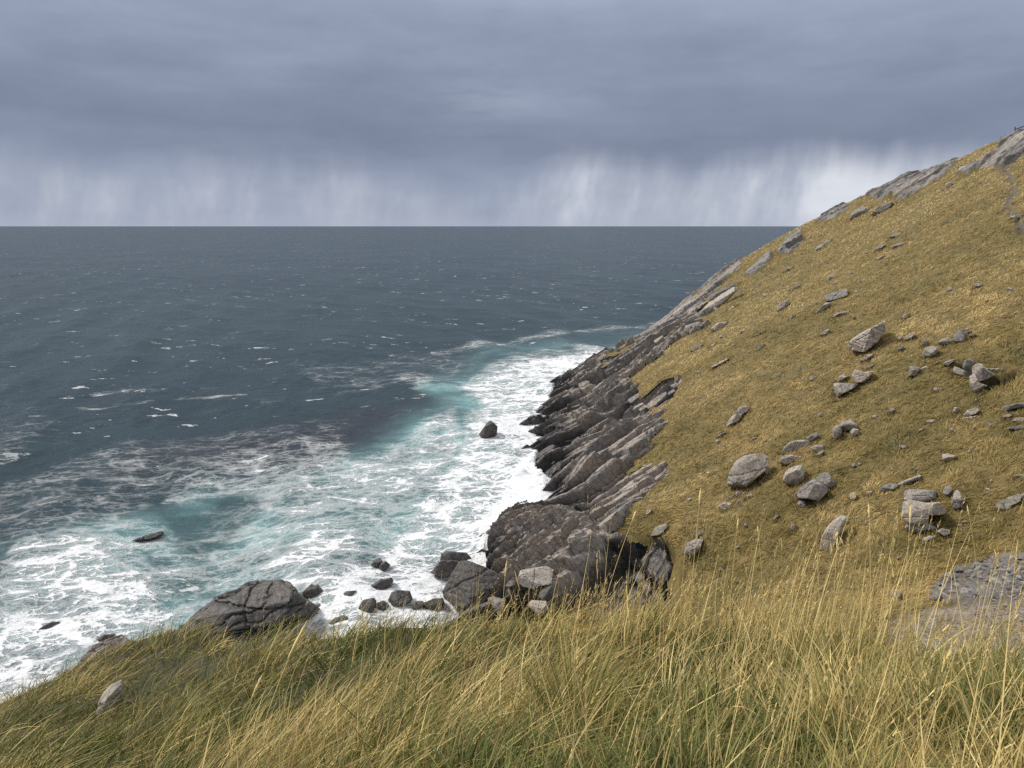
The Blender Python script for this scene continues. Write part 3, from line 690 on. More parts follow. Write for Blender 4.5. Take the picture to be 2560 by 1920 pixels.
# ------------------------------------------------------------------ boulders
def rock_shape(outline, depth, sub_, seed, facets=9, rough=.05, strata=0.0, strata_dir=(.2, 1, .3), p=3.2):
    """star-shaped stone whose face-on outline follows the given outline (x right, y up), cut by flat facets"""
    r_ = np.random.default_rng(seed)
    d_, f_ = sphere_dirs(sub_)
    o = np.array(outline, float)
    ang = np.arctan2(o[:, 1], o[:, 0]); k = np.argsort(ang); ang, o = ang[k], o[k]
    n = len(o)
    th = np.arctan2(d_[:, 1], d_[:, 0]); rad = np.full(len(d_), 0.0)
    i = np.searchsorted(ang, th) % n; j = (i - 1) % n
    a, b = o[j], o[i]                                         # ray / edge intersection
    ct, s_t = np.cos(th), np.sin(th); ex, ey = (b - a)[:, 0], (b - a)[:, 1]
    den = ct * ey - s_t * ex; den = np.where(np.abs(den) < 1e-9, 1e-9, den)
    rho = np.abs((a[:, 0] * ey - a[:, 1] * ex) / den)
    rho = np.clip(rho, .15 * np.hypot(*o.T).min(), np.hypot(*o.T).max() * 1.02)
    s = np.hypot(d_[:, 0], d_[:, 1]); zc = np.abs(d_[:, 2])
    r = ((s / rho) ** p + (zc / depth) ** p) ** (-1 / p)
    mean = np.hypot(*o.T).mean()
    for q in range(facets):                                  # broken faces on the near side
        nv = r_.normal(size=3); nv[2] = abs(nv[2]) * .8 + .45; nv /= np.linalg.norm(nv)
        # support of the outline in that direction
        sup = np.max(o @ nv[:2]) * .92 + depth * abs(nv[2]) * .55
        h = sup * r_.uniform(.78, 1.0)
        dn = d_ @ nv
        r = np.where(dn > .05, np.minimum(r, h / np.maximum(dn, .05)), r)
    P = d_ * r[:, None]
    sc = 1.0 / mean
    nrm = d_
    off = r_.uniform(0, 50, 3)
    P = P + nrm * (mean * rough * fbm(P * sc * 1.6 + off, 4, seed % 97))[:, None]
    P = P + nrm * (mean * rough * .45 * -np.abs(fbm(P * sc * 4.5 + off, 3, seed % 89 + 3)))[:, None]
    if strata:
        sd_ = np.array(strata_dir, float); sd_ /= np.linalg.norm(sd_)
        q = (P @ sd_) * sc * 5 + 1.4 * fbm(P * sc * 1.2 + off, 3, 5)
        fr_ = q - np.floor(q); st_ = sstep(0, .3, fr_) - hash3(np.floor(q).astype(np.int64), np.zeros(len(q), np.int64), np.zeros(len(q), np.int64), seed) * .8
        P = P + nrm * (mean * strata * st_)[:, None]
    # a few open joints
    for q in range(2):
        nv = r_.normal(size=3); nv[2] *= .4; nv /= np.linalg.norm(nv)
        dist = np.abs(P @ nv - mean * r_.uniform(-.4, .4) + mean * .12 * fbm(P * sc * 1.5 + off + 9, 3, q + 11))
        P = P - nrm * (mean * .07 * sstep(mean * .045, 0, dist))[:, None]
    return P, f_

ZO = {'2': (2160, 760, .18083), '3': (2160, 1060, .18083), '4': (1780, 1060, .18083), '5': (1780, 780, .18083), 'F': (1700, 280, .38879), '6': (1760, 760, .36166),
      'c8': (400, 1380, .32550), 'c7': (1060, 1180, .31646), 'c1': (0, 1200, .43394), 'p': (0, 0, 1.0), 'R': (2160, 1340, .18083), 'H': (1560, 1180, .27125), 'U': (2060, 300, .22604), 'K': (1200, 760, .2893)}
def to_px(key, pts):
    ox, oy, s = ZO[key]; p_ = np.array(pts, float); return p_ * s + np.array([ox, oy])
rock_spots = []                                              # (x, y, radius) kept clear of grass
def any_ground(x, y): return np.maximum(hill_z(x, y), -50)

def place_rock(name, key, pts, label, cat='rock', mat=None, group=None, depth=.7, t=None, facets=9, rough=.05, strata=0.0, sub_=4, lift=.12, sdir=(.3, 1, .3), p=5.0, ground=None, dt=0.0, sink=0.0):
    px = to_px(key, pts)
    c = (px.min(0) + px.max(0)) / 2; c = .5 * c + .5 * px.mean(0)
    if t is None:
        bot = px[np.argmax(px[:, 1])]
        tb, tc = march([bot[0], c[0]], [bot[1] - 2, c[1]], ground or hill_z)
        if np.isnan(tb): tb = tc
        if np.isnan(tc): tc = tb * 1.02
        t = tb * (1 - lift) + tc * lift
    t += dt - (.004 * t if key in '23456FH' and t > 25 else 0)
    s = t / F_PX
    loc = unproj(c[0], c[1], t)
    o = np.stack([(px[:, 0] - c[0]) * s, -(px[:, 1] - c[1]) * s], -1)
    dim = np.ptp(o, axis=0); dep = depth * (min(dim) * .65 + max(dim) * .35)
    seed = abs(hash(key)) % 7 + int(px[0, 0] * 3 + px[0, 1] * 7)
    seed = int(px[0, 0] * 3 + px[0, 1] * 7)
    P, f_ = rock_shape(o, dep, sub_, seed, facets, rough, strata, sdir, p)
    # local axes facing the place the stone was seen from
    Fv = ray(c[0], c[1]); Fv = Fv / np.linalg.norm(Fv)
    Rv = np.cross(Fv, [0, 0, 1]); Rv /= np.linalg.norm(Rv); Uv = np.cross(Rv, Fv)
    P = P[:, :1] * Rv + P[:, 1:2] * Uv - P[:, 2:3] * Fv
    ob = mesh_obj(name, P, f_, mat or M_BOULDER, smooth=False)
    ob.location = loc + np.array([0, 0, sink])
    tag(ob, label, cat, group)
    rock_spots.append((loc[0], loc[1], max(dim) * .5, t))
    return ob
def E(cx, cy, w_, h_, rot=0, n=9, j=.16, seed=1):
    """an irregular rounded outline round a centre"""
    r_ = np.random.default_rng(int(seed + cx * 13 + cy * 7)); a = np.arange(n) / n * 2 * math.pi + r_.uniform(-.2, .2, n)
    k = 1 + r_.uniform(-j, j, n); x = np.cos(a) * w_ / 2 * k; y = np.sin(a) * h_ / 2 * k; c_, s_ = math.cos(math.radians(rot)), math.sin(math.radians(rot))
    return [(cx + x_ * c_ + y_ * s_, cy - x_ * s_ + y_ * c_) for x_, y_ in zip(x, y)]
BG = 'boulders lying on the hillside'
B = lambda key, pts, label, **k: place_rock('boulder', key, pts, label, 'boulder', group=BG, **k)
# the large boulders low on the slope
B('4', [(230, 880), (250, 700), (330, 520), (440, 440), (590, 405), (690, 400), (765, 440), (745, 520), (740, 600), (690, 660), (600, 760), (480, 880), (400, 912), (300, 905)], 'largest smooth grey-brown boulder on the lower hillside, leaning like a tooth', sub_=5, facets=7, depth=.55)
B('4', [(715, 580), (770, 580), (792, 640), (770, 712), (725, 690)], 'pale flake of stone tucked against the right side of the largest boulder')
B('4', [(980, 440), (1010, 340), (1080, 260), (1170, 220), (1310, 205), (1400, 240), (1330, 300), (1230, 390), (1100, 432)], 'smooth cracked grey slab sloping up above the split boulder', sub_=5, facets=5, depth=.5)
B('4', [(945, 560), (970, 460), (1080, 425), (1250, 440), (1240, 480), (1130, 510), (1010, 585)], 'wedge-shaped middle block of the split boulder, moss on its top', depth=.5)
B('4', [(990, 790), (1020, 670), (1100, 600), (1230, 545), (1262, 640), (1262, 760), (1180, 830), (1060, 842)], 'lower block of the split boulder with a dark undercut foot', sub_=5)
B('4', [(1305, 205), (1380, 140), (1440, 105), (1480, 150), (1400, 235)], 'small grey slab at the upper tip of the cracked grey slab')
B('4', [(1365, 340), (1420, 300), (1525, 278), (1547, 320), (1515, 365), (1450, 380)], 'pale pointed stone right of the cracked grey slab', depth=.8)
B('4', [(1440, 440), (1500, 375), (1540, 360), (1530, 400), (1470, 450)], 'small thin flake just below the pale pointed stone')
B('4', [(1165, 1010), (1250, 880), (1310, 820), (1400, 748), (1440, 775), (1600, 875), (1560, 945), (1480, 1052), (1330, 1040), (1230, 1045)], 'dark grey wedge boulder with a straight sloping left edge', sub_=5, facets=7)
B('4', [(1435, 770), (1500, 700), (1600, 657), (1640, 720), (1712, 805), (1700, 845), (1610, 885)], 'brownish pointed boulder leaning on the dark grey wedge boulder', facets=7)
B('4', E(1242, 1112, 122, 98), 'small round stone below the dark grey wedge boulder', depth=.9)
B('4', [(1440, 1080), (1450, 1050), (1490, 1055), (1480, 1088)], 'tiny pale chip at the foot of the dark grey wedge boulder')
B('4', E(1945, 992, 92, 108), 'small pale lumpy stone alone in the grass right of the dark wedge boulder', depth=.9)
B('4', [(1520, 1760), (1530, 1600), (1580, 1460), (1650, 1350), (1750, 1252), (1822, 1250), (1822, 1310), (1790, 1430), (1740, 1570), (1680, 1760)], 'tall narrow grey slab standing on end behind the dry grass stalks', sub_=5, facets=4, depth=.35)
B('4', [(1830, 1300), (1880, 1310), (1912, 1352), (1860, 1350)], 'little flake beside the top of the tall narrow slab')
B('4', E(1957, 568, 48, 52), 'left one of two tiny white stones side by side in the grass', depth=.9)
B('4', E(2038, 548, 52, 34), 'right one of two tiny white stones side by side in the grass', depth=.9)
B('4', E(1118, 1428, 52, 120, -6), 'small dark upright stone left of the tall narrow slab', depth=.6)
B('4', [(845, 1330), (860, 1285), (890, 1255), (925, 1250), (900, 1290), (870, 1330)], 'small white sliver in the grass below the largest boulder')
B('4', [(68, 190), (90, 150), (150, 115), (192, 100), (180, 130), (120, 180)], 'thin flat stone in the turf above and left of the largest boulder')
B('4', [(530, 235), (560, 190), (620, 170), (630, 195), (570, 235)], 'small flat pale stone straight above the largest boulder')
for pts, lab in (([(330, 940), (390, 925), (400, 990), (350, 1020), (330, 990)], 'pale block at the top of the dark shale ledge under the largest boulder'),
                 ([(100, 1130), (180, 1080), (260, 1090), (280, 1110), (200, 1180), (140, 1190)], 'black lowest slab of the dark shale ledge under the largest boulder'),
                 ([(180, 1060), (230, 1000), (290, 975), (310, 1010), (240, 1060)], 'grey plate in the middle of the dark shale ledge under the largest boulder'),
                 ([(330, 1100), (370, 1050), (450, 1010), (470, 1040), (400, 1090)], 'crumbling dark stone right of centre in the shale ledge under the largest boulder'),
                 ([(450, 1040), (480, 990), (540, 960), (560, 990), (500, 1040)], 'crumbling dark stone at the right end of the shale ledge under the largest boulder')):
    B('4', pts, lab, strata=.12, depth=.5)
B('4', [(1750, 60), (1790, -20), (1910, -70), (2000, 0), (2010, 50), (1850, 105)], 'capstone of the three-stone cluster in mid slope', facets=7)
B('4', [(1665, 110), (1690, 40), (1740, 5), (1790, 80), (1780, 170), (1720, 222), (1680, 190)], 'light left-hand block of the three-stone cluster in mid slope')
B('4', [(1910, 110), (1950, 60), (2020, 65), (2025, 130), (1950, 185)], 'dark right-hand block of the three-stone cluster in mid slope')
# right-hand group
B('3', [(580, 1080), (580, 960), (640, 920), (800, 903), (975, 893), (962, 1000), (870, 1060), (720, 1112)], 'flat-topped upper block of the big square boulder behind the dry stalks', sub_=5, facets=5, depth=.6)
B('3', [(560, 1330), (555, 1130), (640, 1080), (850, 1085), (1000, 1048), (1100, 1160), (1060, 1212), (900, 1250), (890, 1370), (780, 1398), (650, 1395)], 'main block of the big square boulder behind the dry stalks', sub_=5, facets=6, dt=-.6)
B('3', [(600, 1480), (640, 1398), (780, 1388), (900, 1370), (1000, 1310), (1010, 1420), (850, 1455), (720, 1510)], 'dark undercut stone beneath the big square boulder', strata=.1)
B('3', [(1103, 960), (1110, 890), (1170, 843), (1207, 880), (1205, 940), (1155, 1002)], 'pale diamond-shaped stone right of the big square boulder', facets=5, depth=.5)
B('3', [(1225, 1110), (1235, 980), (1270, 908), (1320, 950), (1372, 1040), (1372, 1110), (1290, 1185), (1240, 1165)], 'pinkish upright pointed stone beside the pale diamond-shaped stone', facets=6)
B('3', [(1290, 895), (1330, 865), (1395, 853), (1370, 885)], 'small white flake behind the pinkish pointed stone')
B('3', [(218, 915), (290, 850), (370, 813), (472, 815), (440, 890), (280, 952)], 'lower pale slab of the two lying end to end above the big square boulder', depth=.5)
B('3', [(450, 890), (530, 810), (680, 720), (735, 680), (760, 690), (752, 750), (650, 792), (550, 862)], 'upper narrow slab of the two lying end to end above the big square boulder', depth=.5)
B('3', [(1828, 1205), (1870, 1130), (1980, 1020), (2100, 945), (2155, 960), (2115, 1060), (2030, 1120), (2000, 1195), (1900, 1205)], 'long dark slab tilted up to the right near the right edge', sub_=5, facets=5)
B('3', [(2120, 1060), (2150, 990), (2212, 940), (2260, 960), (2200, 1020)], 'pale broken top piece of the long dark tilted slab')
B('3', [(1085, 505), (1090, 430), (1160, 408), (1275, 430), (1215, 490), (1140, 518)], 'blue-grey low stone alone high above the pale diamond-shaped stone')
B('3', [(2065, 748), (2130, 690), (2200, 685), (2240, 720), (2180, 745)], 'low grey stone above the long dark tilted slab')
B('3', [(1008, 1500), (1070, 1448), (1175, 1448), (1182, 1500), (1110, 1548)], 'rough grey stone below the big square boulder, on the right')
B('3', [(803, 1605), (900, 1540), (985, 1538), (960, 1590), (820, 1642)], 'flat light slab below the big square boulder, next to the stalks', depth=.4)
B('3', [(1992, 78), (2080, 38), (2240, -5), (2240, 40), (2100, 82)], 'light flat slab at the right edge, lower one of the stacked pair')
B('3', [(500, 325), (520, 295), (612, 288), (608, 325), (540, 335)], 'small pale stone in the grass up-slope of the two end-to-end slabs')
B('3', [(750, 100), (780, 68), (825, 48), (822, 75), (780, 105)], 'small pale stone in the grass halfway to the hollow with the stone roof')
B('3', E(75, 948, 92, 50, 20), 'small pale stone left of the two end-to-end slabs')
B('3', [(697, 640), (720, 618), (752, 610), (745, 630), (715, 645)], 'tiny white chip above the two end-to-end slabs')
# the stone-roofed hollow and its neighbours
B('2', [(1508, 880), (1560, 828), (1620, 828), (1690, 905), (1790, 965), (1700, 1035), (1590, 1085), (1540, 1030), (1508, 940)], 'pale pinkish boulder at the mouth of the dark stone-roofed hollow', sub_=5, facets=6)
B('2', [(1670, 905), (1900, 888), (2000, 900), (2012, 940), (1850, 968), (1760, 975)], 'flat slab roofing the dark hollow near the right edge', depth=.9, facets=3, dt=.6)
B('2', [(1460, 1010), (1520, 960), (1590, 1085), (1690, 1118), (1560, 1235), (1480, 1140)], 'brown upright slab under the boulder at the mouth of the hollow')
B('2', [(1380, 890), (1390, 790), (1450, 748), (1505, 780), (1490, 845)], 'blue-grey block wedged left of the stone-roofed hollow')
B('2', [(1238, 930), (1250, 868), (1320, 888), (1415, 930), (1385, 975), (1290, 985)], 'dark shiny block below the blue-grey block by the hollow')
B('2', [(1095, 845), (1130, 800), (1240, 750), (1275, 758), (1165, 855)], 'flat tilted slab lying left of the stone-roofed hollow', depth=.4)
B('2', [(820, 690), (850, 610), (930, 578), (1012, 600), (985, 690), (920, 742), (850, 732)], 'rounded grey boulder above and left of the stone-roofed hollow', facets=6)
B('2', [(1030, 550), (1070, 490), (1150, 458), (1255, 490), (1240, 545), (1110, 560)], 'low rounded pale boulder touching a dark block on the upper right slope')
B('2', [(1245, 515), (1250, 420), (1300, 408), (1385, 440), (1392, 522), (1280, 535)], 'dark square block right of the low rounded pale boulder')
B('2', [(1255, 408), (1310, 368), (1435, 322), (1415, 430), (1388, 445), (1300, 412)], 'light streaked slab leaning behind the dark square block')
B('2', [(563, 495), (580, 440), (640, 402), (702, 420), (680, 462), (600, 505)], 'egg-shaped grey stone left of the rounded grey boulder on the upper slope')
B('2', [(458, 485), (490, 440), (522, 450), (500, 515)], 'small brown stone just left of the egg-shaped grey stone')
B('2', [(793, 570), (810, 500), (852, 488), (862, 530), (815, 585)], 'small upright stone over the rounded grey boulder')
B('2', [(470, 640), (480, 580), (520, 560), (545, 600), (510, 650)], 'half-buried dark stone under the egg-shaped grey stone')
B('2', [(622, 998), (638, 862), (750, 868), (772, 905), (705, 1000)], 'purplish square block in the turf left of the hollow', facets=6)
B('2', [(745, 930), (850, 850), (925, 868), (855, 928)], 'dark slab on the right of the purplish square block')
B('2', [(780, 840), (795, 780), (830, 775), (832, 835)], 'small grey stone on top of the purplish square block')
B('2', [(1447, 435), (1480, 408), (1532, 398), (1522, 455)], 'small light-topped stone right of the light streaked slab')
B('2', E(2148, 610, 46, 34), 'tiny bright white stone at the right above the stone-roofed hollow')
B('2', [(1885, 585), (1910, 555), (1965, 540), (1930, 565)], 'thin white sliver of stone above the stone-roofed hollow')
B('2', [(965, 835), (990, 800), (1035, 785), (1010, 820)], 'thin white sliver of stone left of the flat tilted slab')
B('2', E(387, 1466, 66, 58), 'small blue-white stone alone below the purplish square block', depth=.9)
B('2', [(960, 1210), (975, 1155), (1070, 1155), (1075, 1175), (1020, 1205)], 'dark stone in a bare scrape below the purplish square block')
B('2', [(1238, 1490), (1250, 1428), (1302, 1428), (1285, 1500)], 'small brown upright stone below the hollow')
B('2', [(1395, 1545), (1430, 1480), (1520, 1425), (1585, 1450), (1540, 1515), (1440, 1555)], 'grey hump of stone right of the small brown upright stone')
B('2', [(1315, 1620), (1400, 1568), (1560, 1525), (1500, 1575)], 'long low slab under the grey hump of stone')
B('2', [(858, 1648), (890, 1600), (1005, 1592), (935, 1645)], 'bright pale stone in the grass far below the purplish square block')
B('2', [(1915, 1485), (1960, 1430), (2080, 1378), (2240, 1320), (2240, 1395), (2080, 1442), (1980, 1505)], 'long grey slab entering from the right edge below the hollow', depth=.5)
B('2', [(1918, 1565), (1980, 1520), (2045, 1528), (1960, 1585)], 'low pale stone under the long grey slab at the right edge')
B('2', [(2035, 1650), (2100, 1580), (2200, 1555), (2240, 1600), (2212, 1650)], 'grey broken slab at the right edge, upper one of the stacked pair')
B('2', [(505, 225), (545, 150), (590, 118), (622, 160), (552, 222)], 'small dark-fronted stone high on the slope above the egg-shaped stone')
B('2', [(2, 760), (50, 700), (120, 675), (90, 730), (20, 800)], 'flat grey slab lying below the overhanging ledge boulder')
# upper and left slope
B('6', [(1008, 290), (1030, 250), (1110, 188), (1222, 112), (1232, 170), (1192, 255), (1120, 330), (1070, 328), (1028, 315)], 'long ledge boulder with a black overhung lower edge in mid slope', sub_=5, facets=5, strata=.06)
B('5', [(1685, 1000), (1750, 985), (1995, 978), (1960, 1032), (1830, 1122), (1752, 1188), (1700, 1090)], 'dark broken wedge under the two pale blocks on the middle slope', sub_=5)
B('5', [(1950, 900), (1970, 798), (2100, 828), (2225, 805), (2175, 900), (2112, 975), (2000, 985)], 'brown trapezoid block sitting on the dark broken wedge', facets=5, dt=-.5)
B('5', [(1755, 960), (1758, 890), (1830, 852), (1885, 868), (1832, 892), (1812, 965)], 'small pale block at the upper left of the dark broken wedge')
B('5', [(2120, 800), (2150, 755), (2225, 705), (2240, 720), (2180, 780)], 'grey slab above the brown trapezoid block', depth=.4)
B('5', [(2028, 725), (2070, 650), (2180, 578), (2225, 595), (2112, 692)], 'thin grey slab between the ledge boulder and the brown trapezoid block', depth=.4)
B('5', [(198, 1600), (230, 1500), (300, 1405), (410, 1398), (382, 1482), (280, 1568)], 'lower half of the cracked stone near the left rim of the grass')
B('5', [(325, 1410), (370, 1320), (470, 1288), (512, 1350), (432, 1412)], 'upper half of the cracked stone near the left rim of the grass')
B('5', [(638, 535), (644, 445), (692, 433), (715, 480), (690, 525)], 'small square white stone standing alone on the open slope', facets=4)
B('5', [(806, 935), (870, 858), (985, 812), (935, 872), (840, 935)], 'small low stone below the square white stone', depth=.5)
B('5', [(1338, 965), (1360, 900), (1455, 868), (1432, 925)], 'small smooth grey stone left of the brown trapezoid block')
B('5', [(-60, 800), (100, 688), (245, 615), (225, 650), (50, 752), (-50, 830)], 'long thin dark-edged rib of rock near the cliff top', depth=.4)
B('5', [(1505, 320), (1560, 248), (1622, 228), (1595, 292), (1530, 330)], 'small ragged stone left of the ledge boulder')
B('5', [(555, 355), (640, 288), (725, 237), (655, 312)], 'thin grass-covered rib above the square white stone', depth=.4)
B('5', [(825, 275), (860, 240), (920, 225), (880, 265)], 'tiny flat white stone above the square white stone')
B('5', [(1060, 115), (1090, 60), (1135, 48), (1130, 100)], 'half-buried faint stone on the upper open slope')
B('F', [(1098, 685), (1110, 640), (1170, 608), (1218, 625), (1212, 650), (1110, 690)], 'left one of the two dark slabs below the summit crag', depth=.6)
B('F', [(1238, 655), (1270, 610), (1350, 578), (1368, 588), (1332, 622), (1262, 665)], 'right one of the two dark slabs below the summit crag', depth=.6)
B('F', [(942, 1215), (944, 1178), (1050, 1138), (1072, 1140), (1072, 1182), (970, 1218)], 'box-shaped grey block in the middle of the upper slope', facets=3, p=6)
B('F', [(623, 1285), (640, 1230), (692, 1208), (702, 1240), (642, 1284)], 'leaning grey stone left of the box-shaped block')
B('F', [(673, 1035), (690, 993), (718, 1000), (706, 1034)], 'small grey stone high on the slope near the skyline rim')
B('F', [(703, 1148), (760, 1103), (773, 1113), (720, 1150)], 'thin slab between the small high stone and the leaning stone', depth=.4)
B('F', [(866, 1305), (930, 1225), (968, 1223), (942, 1262)], 'narrow dark rib just below the box-shaped block', depth=.4)
B('F', [(976, 1330), (1010, 1290), (1092, 1273), (1052, 1306)], 'pale flat slab down-slope of the box-shaped block', depth=.4)
B('F', [(862, 905), (880, 865), (920, 845), (925, 870), (900, 892)], 'dark stone near the skyline rim below the two dark slabs')
B('F', [(905, 860), (940, 818), (968, 828), (940, 855)], 'pale stone touching the dark stone near the skyline rim')
B('F', [(1345, 810), (1380, 775), (1430, 778), (1372, 812)], 'upper faint slab in the turf below the summit crag', depth=.4)
B('F', [(1362, 868), (1400, 845), (1468, 832), (1390, 872)], 'light sliver slab in the turf below the summit crag', depth=.4)
B('F', [(1252, 885), (1290, 853), (1325, 853), (1280, 888)], 'low brown slab left of the light sliver slab', depth=.4)
B('F', [(1262, 955), (1275, 930), (1308, 920), (1295, 945)], 'tiny pale stone below the low brown slab')
B('F', [(2128, 672), (2195, 653), (2198, 680), (2150, 688)], 'flat step stone on the footpath at the right edge', depth=.6)
B('F', [(1700, 510), (1712, 465), (1745, 445), (1740, 480)], 'small dark stone in the grass under the summit crag')
B('F', [(1785, 385), (1800, 352), (1835, 345), (1838, 372), (1805, 402)], 'dark corner block at the right foot of the summit crag', depth=.8)
B('F', [(1880, 1120), (1900, 1102), (1940, 1105), (1930, 1125)], 'small faint stone on the open right-hand slope')
B('F', [(60, 1538), (95, 1505), (148, 1485), (142, 1505), (85, 1540)], 'flat light slab on the grass close to the cliff top', depth=.5)
B('F', [(182, 1520), (200, 1495), (235, 1480), (215, 1508)], 'thin faint slab right of the flat light slab by the cliff top', depth=.5)
B('F', [(100, 1330), (190, 1225), (330, 1125), (375, 1128), (302, 1212), (200, 1295)], 'smooth pale slab high on the rim, sloping with the skyline', depth=.35, facets=3, sub_=5)
B('F', [(-5, 1340), (60, 1275), (130, 1235), (180, 1200), (150, 1250), (40, 1330)], 'broken dark ribs on the rim left of the smooth pale slab', depth=.4, strata=.12)
B('F', [(0, 1430), (40, 1375), (110, 1350), (160, 1365), (100, 1410), (30, 1438)], 'grey outcrop in the turf below the smooth pale slab', strata=.1)
B('F', [(200, 1395), (240, 1355), (300, 1345), (290, 1375), (230, 1410)], 'small bluish outcrop right of the grey outcrop under the rim')
B('F', [(300, 1280), (340, 1245), (370, 1255), (350, 1280)], 'scattered dark stones in the turf right of the smooth pale slab')
# the shadowed bank beside the cleft
B('H', [(560, 760), (590, 660), (650, 620), (722, 615), (700, 690), (650, 770)], 'dark layered block jutting from the bank behind the tall lone stalk', strata=.1, facets=6)
B('H', [(660, 600), (680, 540), (740, 530), (730, 570), (690, 600)], 'small grey stone on the bank above the dark layered block')
B('H', [(245, 600), (290, 510), (390, 465), (400, 500), (330, 580)], 'black slab with a pale lower lip set in the turf over the cleft', depth=.5)
B('H', [(195, 390), (215, 350), (255, 335), (245, 375), (210, 400)], 'small bluish stone near the top of the grassy knoll')
B('H', [(865, 915), (880, 880), (930, 880), (915, 915)], 'small grey stone low on the bank beyond the seed heads')
B('R', [(385, 850), (400, 760), (470, 740), (505, 800), (500, 885), (430, 870)], 'small brown stone at the left of the gravel patch')
# rocks of the shore
SG = 'sea rocks along the shore'
sea_lvl = lambda x, y: np.zeros(np.shape(x))
def SR(key, pts, label, name='sea_rock', mat=None, low=12, **k):
    px = to_px(key, pts); bot = px[np.argmax(px[:, 1])]
    k.setdefault('t', float(sea_t(bot[0], bot[1])) * .995)
    p2 = [tuple(q) for q in px] + [(px[:, 0].mean(), px[:, 1].max() + low * .6)]
    return place_rock(name, 'p', p2, label, 'rock', mat or M_WET, SG, **k)
SR('c8', [(235, 480), (300, 425), (420, 345), (480, 305), (620, 272), (790, 258), (900, 275), (980, 310), (1022, 345), (1020, 375), (1065, 405), (1100, 440), (1195, 515), (1100, 545), (700, 560), (420, 560), (290, 550), (250, 512)],
   'huge dark whaleback rock rising behind the grass edge at lower left', name='whaleback_rock', sub_=6, strata=.085, sdir=(-.35, 1, .5), depth=.75, facets=6, rough=.12, p=3.2)
SR('c8', [(1035, 352), (1110, 290), (1165, 244), (1188, 262), (1215, 254), (1242, 300), (1280, 328), (1150, 342)], 'black two-peaked sea rock just right of the whaleback rock')
SR('c8', [(1398, 325), (1430, 300), (1515, 303), (1470, 342), (1410, 372)], 'small black slanted sea rock in white foam right of the two-peaked one')
SR('c8', [(1605, 256), (1700, 208), (1782, 204), (1795, 235), (1690, 284), (1660, 262)], 'flat black sea rock with a speckled top, ringed by foam')
SR('c8', [(1618, 105), (1640, 60), (1690, 48), (1712, 75), (1672, 112)], 'left hump of the pair of sea rocks awash in foam')
SR('c8', [(1678, 122), (1700, 80), (1740, 74), (1772, 105), (1700, 132)], 'right hump of the pair of sea rocks awash in foam')
SR('c8', [(1753, 365), (1780, 308), (1830, 293), (1922, 308), (1942, 370), (1880, 402), (1780, 402)], 'dark blocky rock at the grass edge below the flat speckled rock', sub_=5)
SR('c8', [(1518, 432), (1560, 368), (1640, 358), (1664, 380), (1652, 430), (1580, 470)], 'round black rock at the grass edge, left of the blocky rock')
SR('c8', [(1638, 432), (1660, 388), (1720, 378), (1760, 410), (1740, 445)], 'low brown rock squeezed between the round and the blocky rock')
SR('c8', [(1278, 550), (1340, 503), (1420, 488), (1448, 515), (1442, 545)], 'dark rock with a ragged top peeping over the lower grass edge')
SR('c8', [(1928, 425), (1950, 380), (2010, 378), (2055, 400), (2000, 425)], 'low dark rock right of the blocky rock at the grass edge')
SR('c8', [(2025, 385), (2110, 358), (2172, 358), (2184, 392), (2050, 425)], 'flat brown rock next to the big grey wet block')
SR('c8', [(118, 608), (160, 558), (220, 553), (265, 572), (200, 612)], 'low black rock left of the foot of the whaleback rock')
for pts, lab in (([(1190, 395), (1215, 374), (1268, 385), (1250, 400)], 'tiny rock tip in the foam below the two-peaked rock'), ([(1165, 440), (1180, 405), (1232, 402), (1238, 435)], 'flat half-drowned rock tip under the two-peaked rock'),
                 ([(1060, 392), (1080, 370), (1112, 380), (1095, 396)], 'tiny rock tip against the right side of the whaleback rock'), ([(1703, 350), (1725, 338), (1752, 346), (1730, 354)], 'tiny rock tip left of the blocky rock')):
    SR('c8', pts, lab, low=4)
SR('c7', [(125, 705), (138, 640), (180, 623), (335, 640), (378, 690), (270, 712)], 'black slab with a flat top in the foam, upper of two off the shelf', facets=5)
SR('c7', [(48, 792), (130, 700), (280, 705), (262, 765), (100, 812)], 'black sloping slab in the foam, lower of two off the shelf', facets=5)
SR('c7', [(153, 935), (210, 830), (280, 712), (340, 703), (430, 740), (560, 800), (685, 912), (650, 965), (500, 1010), (260, 1060), (170, 985)], 'big grey wet block with cracks in front of the rock shelf', sub_=5, facets=6, strata=.03)
M_SHELF = rock_material('pale_shelf_rock', (.30, .285, .27, 1), (.34, .30, .265, 1), lichen=.45, attrs=False, scale=1.8, objrand=True)
SR('c7', [(735, 865), (760, 780), (965, 742), (1025, 772), (1005, 885), (880, 905), (780, 905)], 'pale smooth block with angular top at the foot of the rock shelf', mat=M_SHELF, t=57.0, facets=6, sub_=5)
SR('c7', [(500, 1000), (545, 985), (640, 1010), (640, 1080), (560, 1090)], 'light grey stone behind the grass edge beside the wet block', mat=M_SHELF, t=55.0)
SR('c7', [(815, 1060), (850, 1015), (960, 1020), (990, 1080), (900, 1115)], 'pinkish stone behind the grass edge under the pale smooth block', mat=M_SHELF, t=54.0)
SR('c7', [(900, 990), (930, 930), (1010, 900), (1040, 960), (1000, 1000)], 'dark stone between the pinkish stone and the pale smooth block', t=55.0)
SR('c7', [(640, 900), (670, 860), (720, 850), (740, 890), (700, 920)], 'small cobble heap stone left of the pale smooth block', t=57.0)
SR('p', [(1197, 1086), (1215, 1060), (1226, 1050), (1244, 1066), (1241, 1087), (1205, 1096)], 'lone jagged black sea rock off the cliff in boiling white water', facets=8, low=4)
SR('c1', [(760, 322), (830, 303), (930, 292), (940, 312), (800, 328)], 'low brown reef washed over by foam, left of centre', sink=-.25, low=4, depth=1.0)
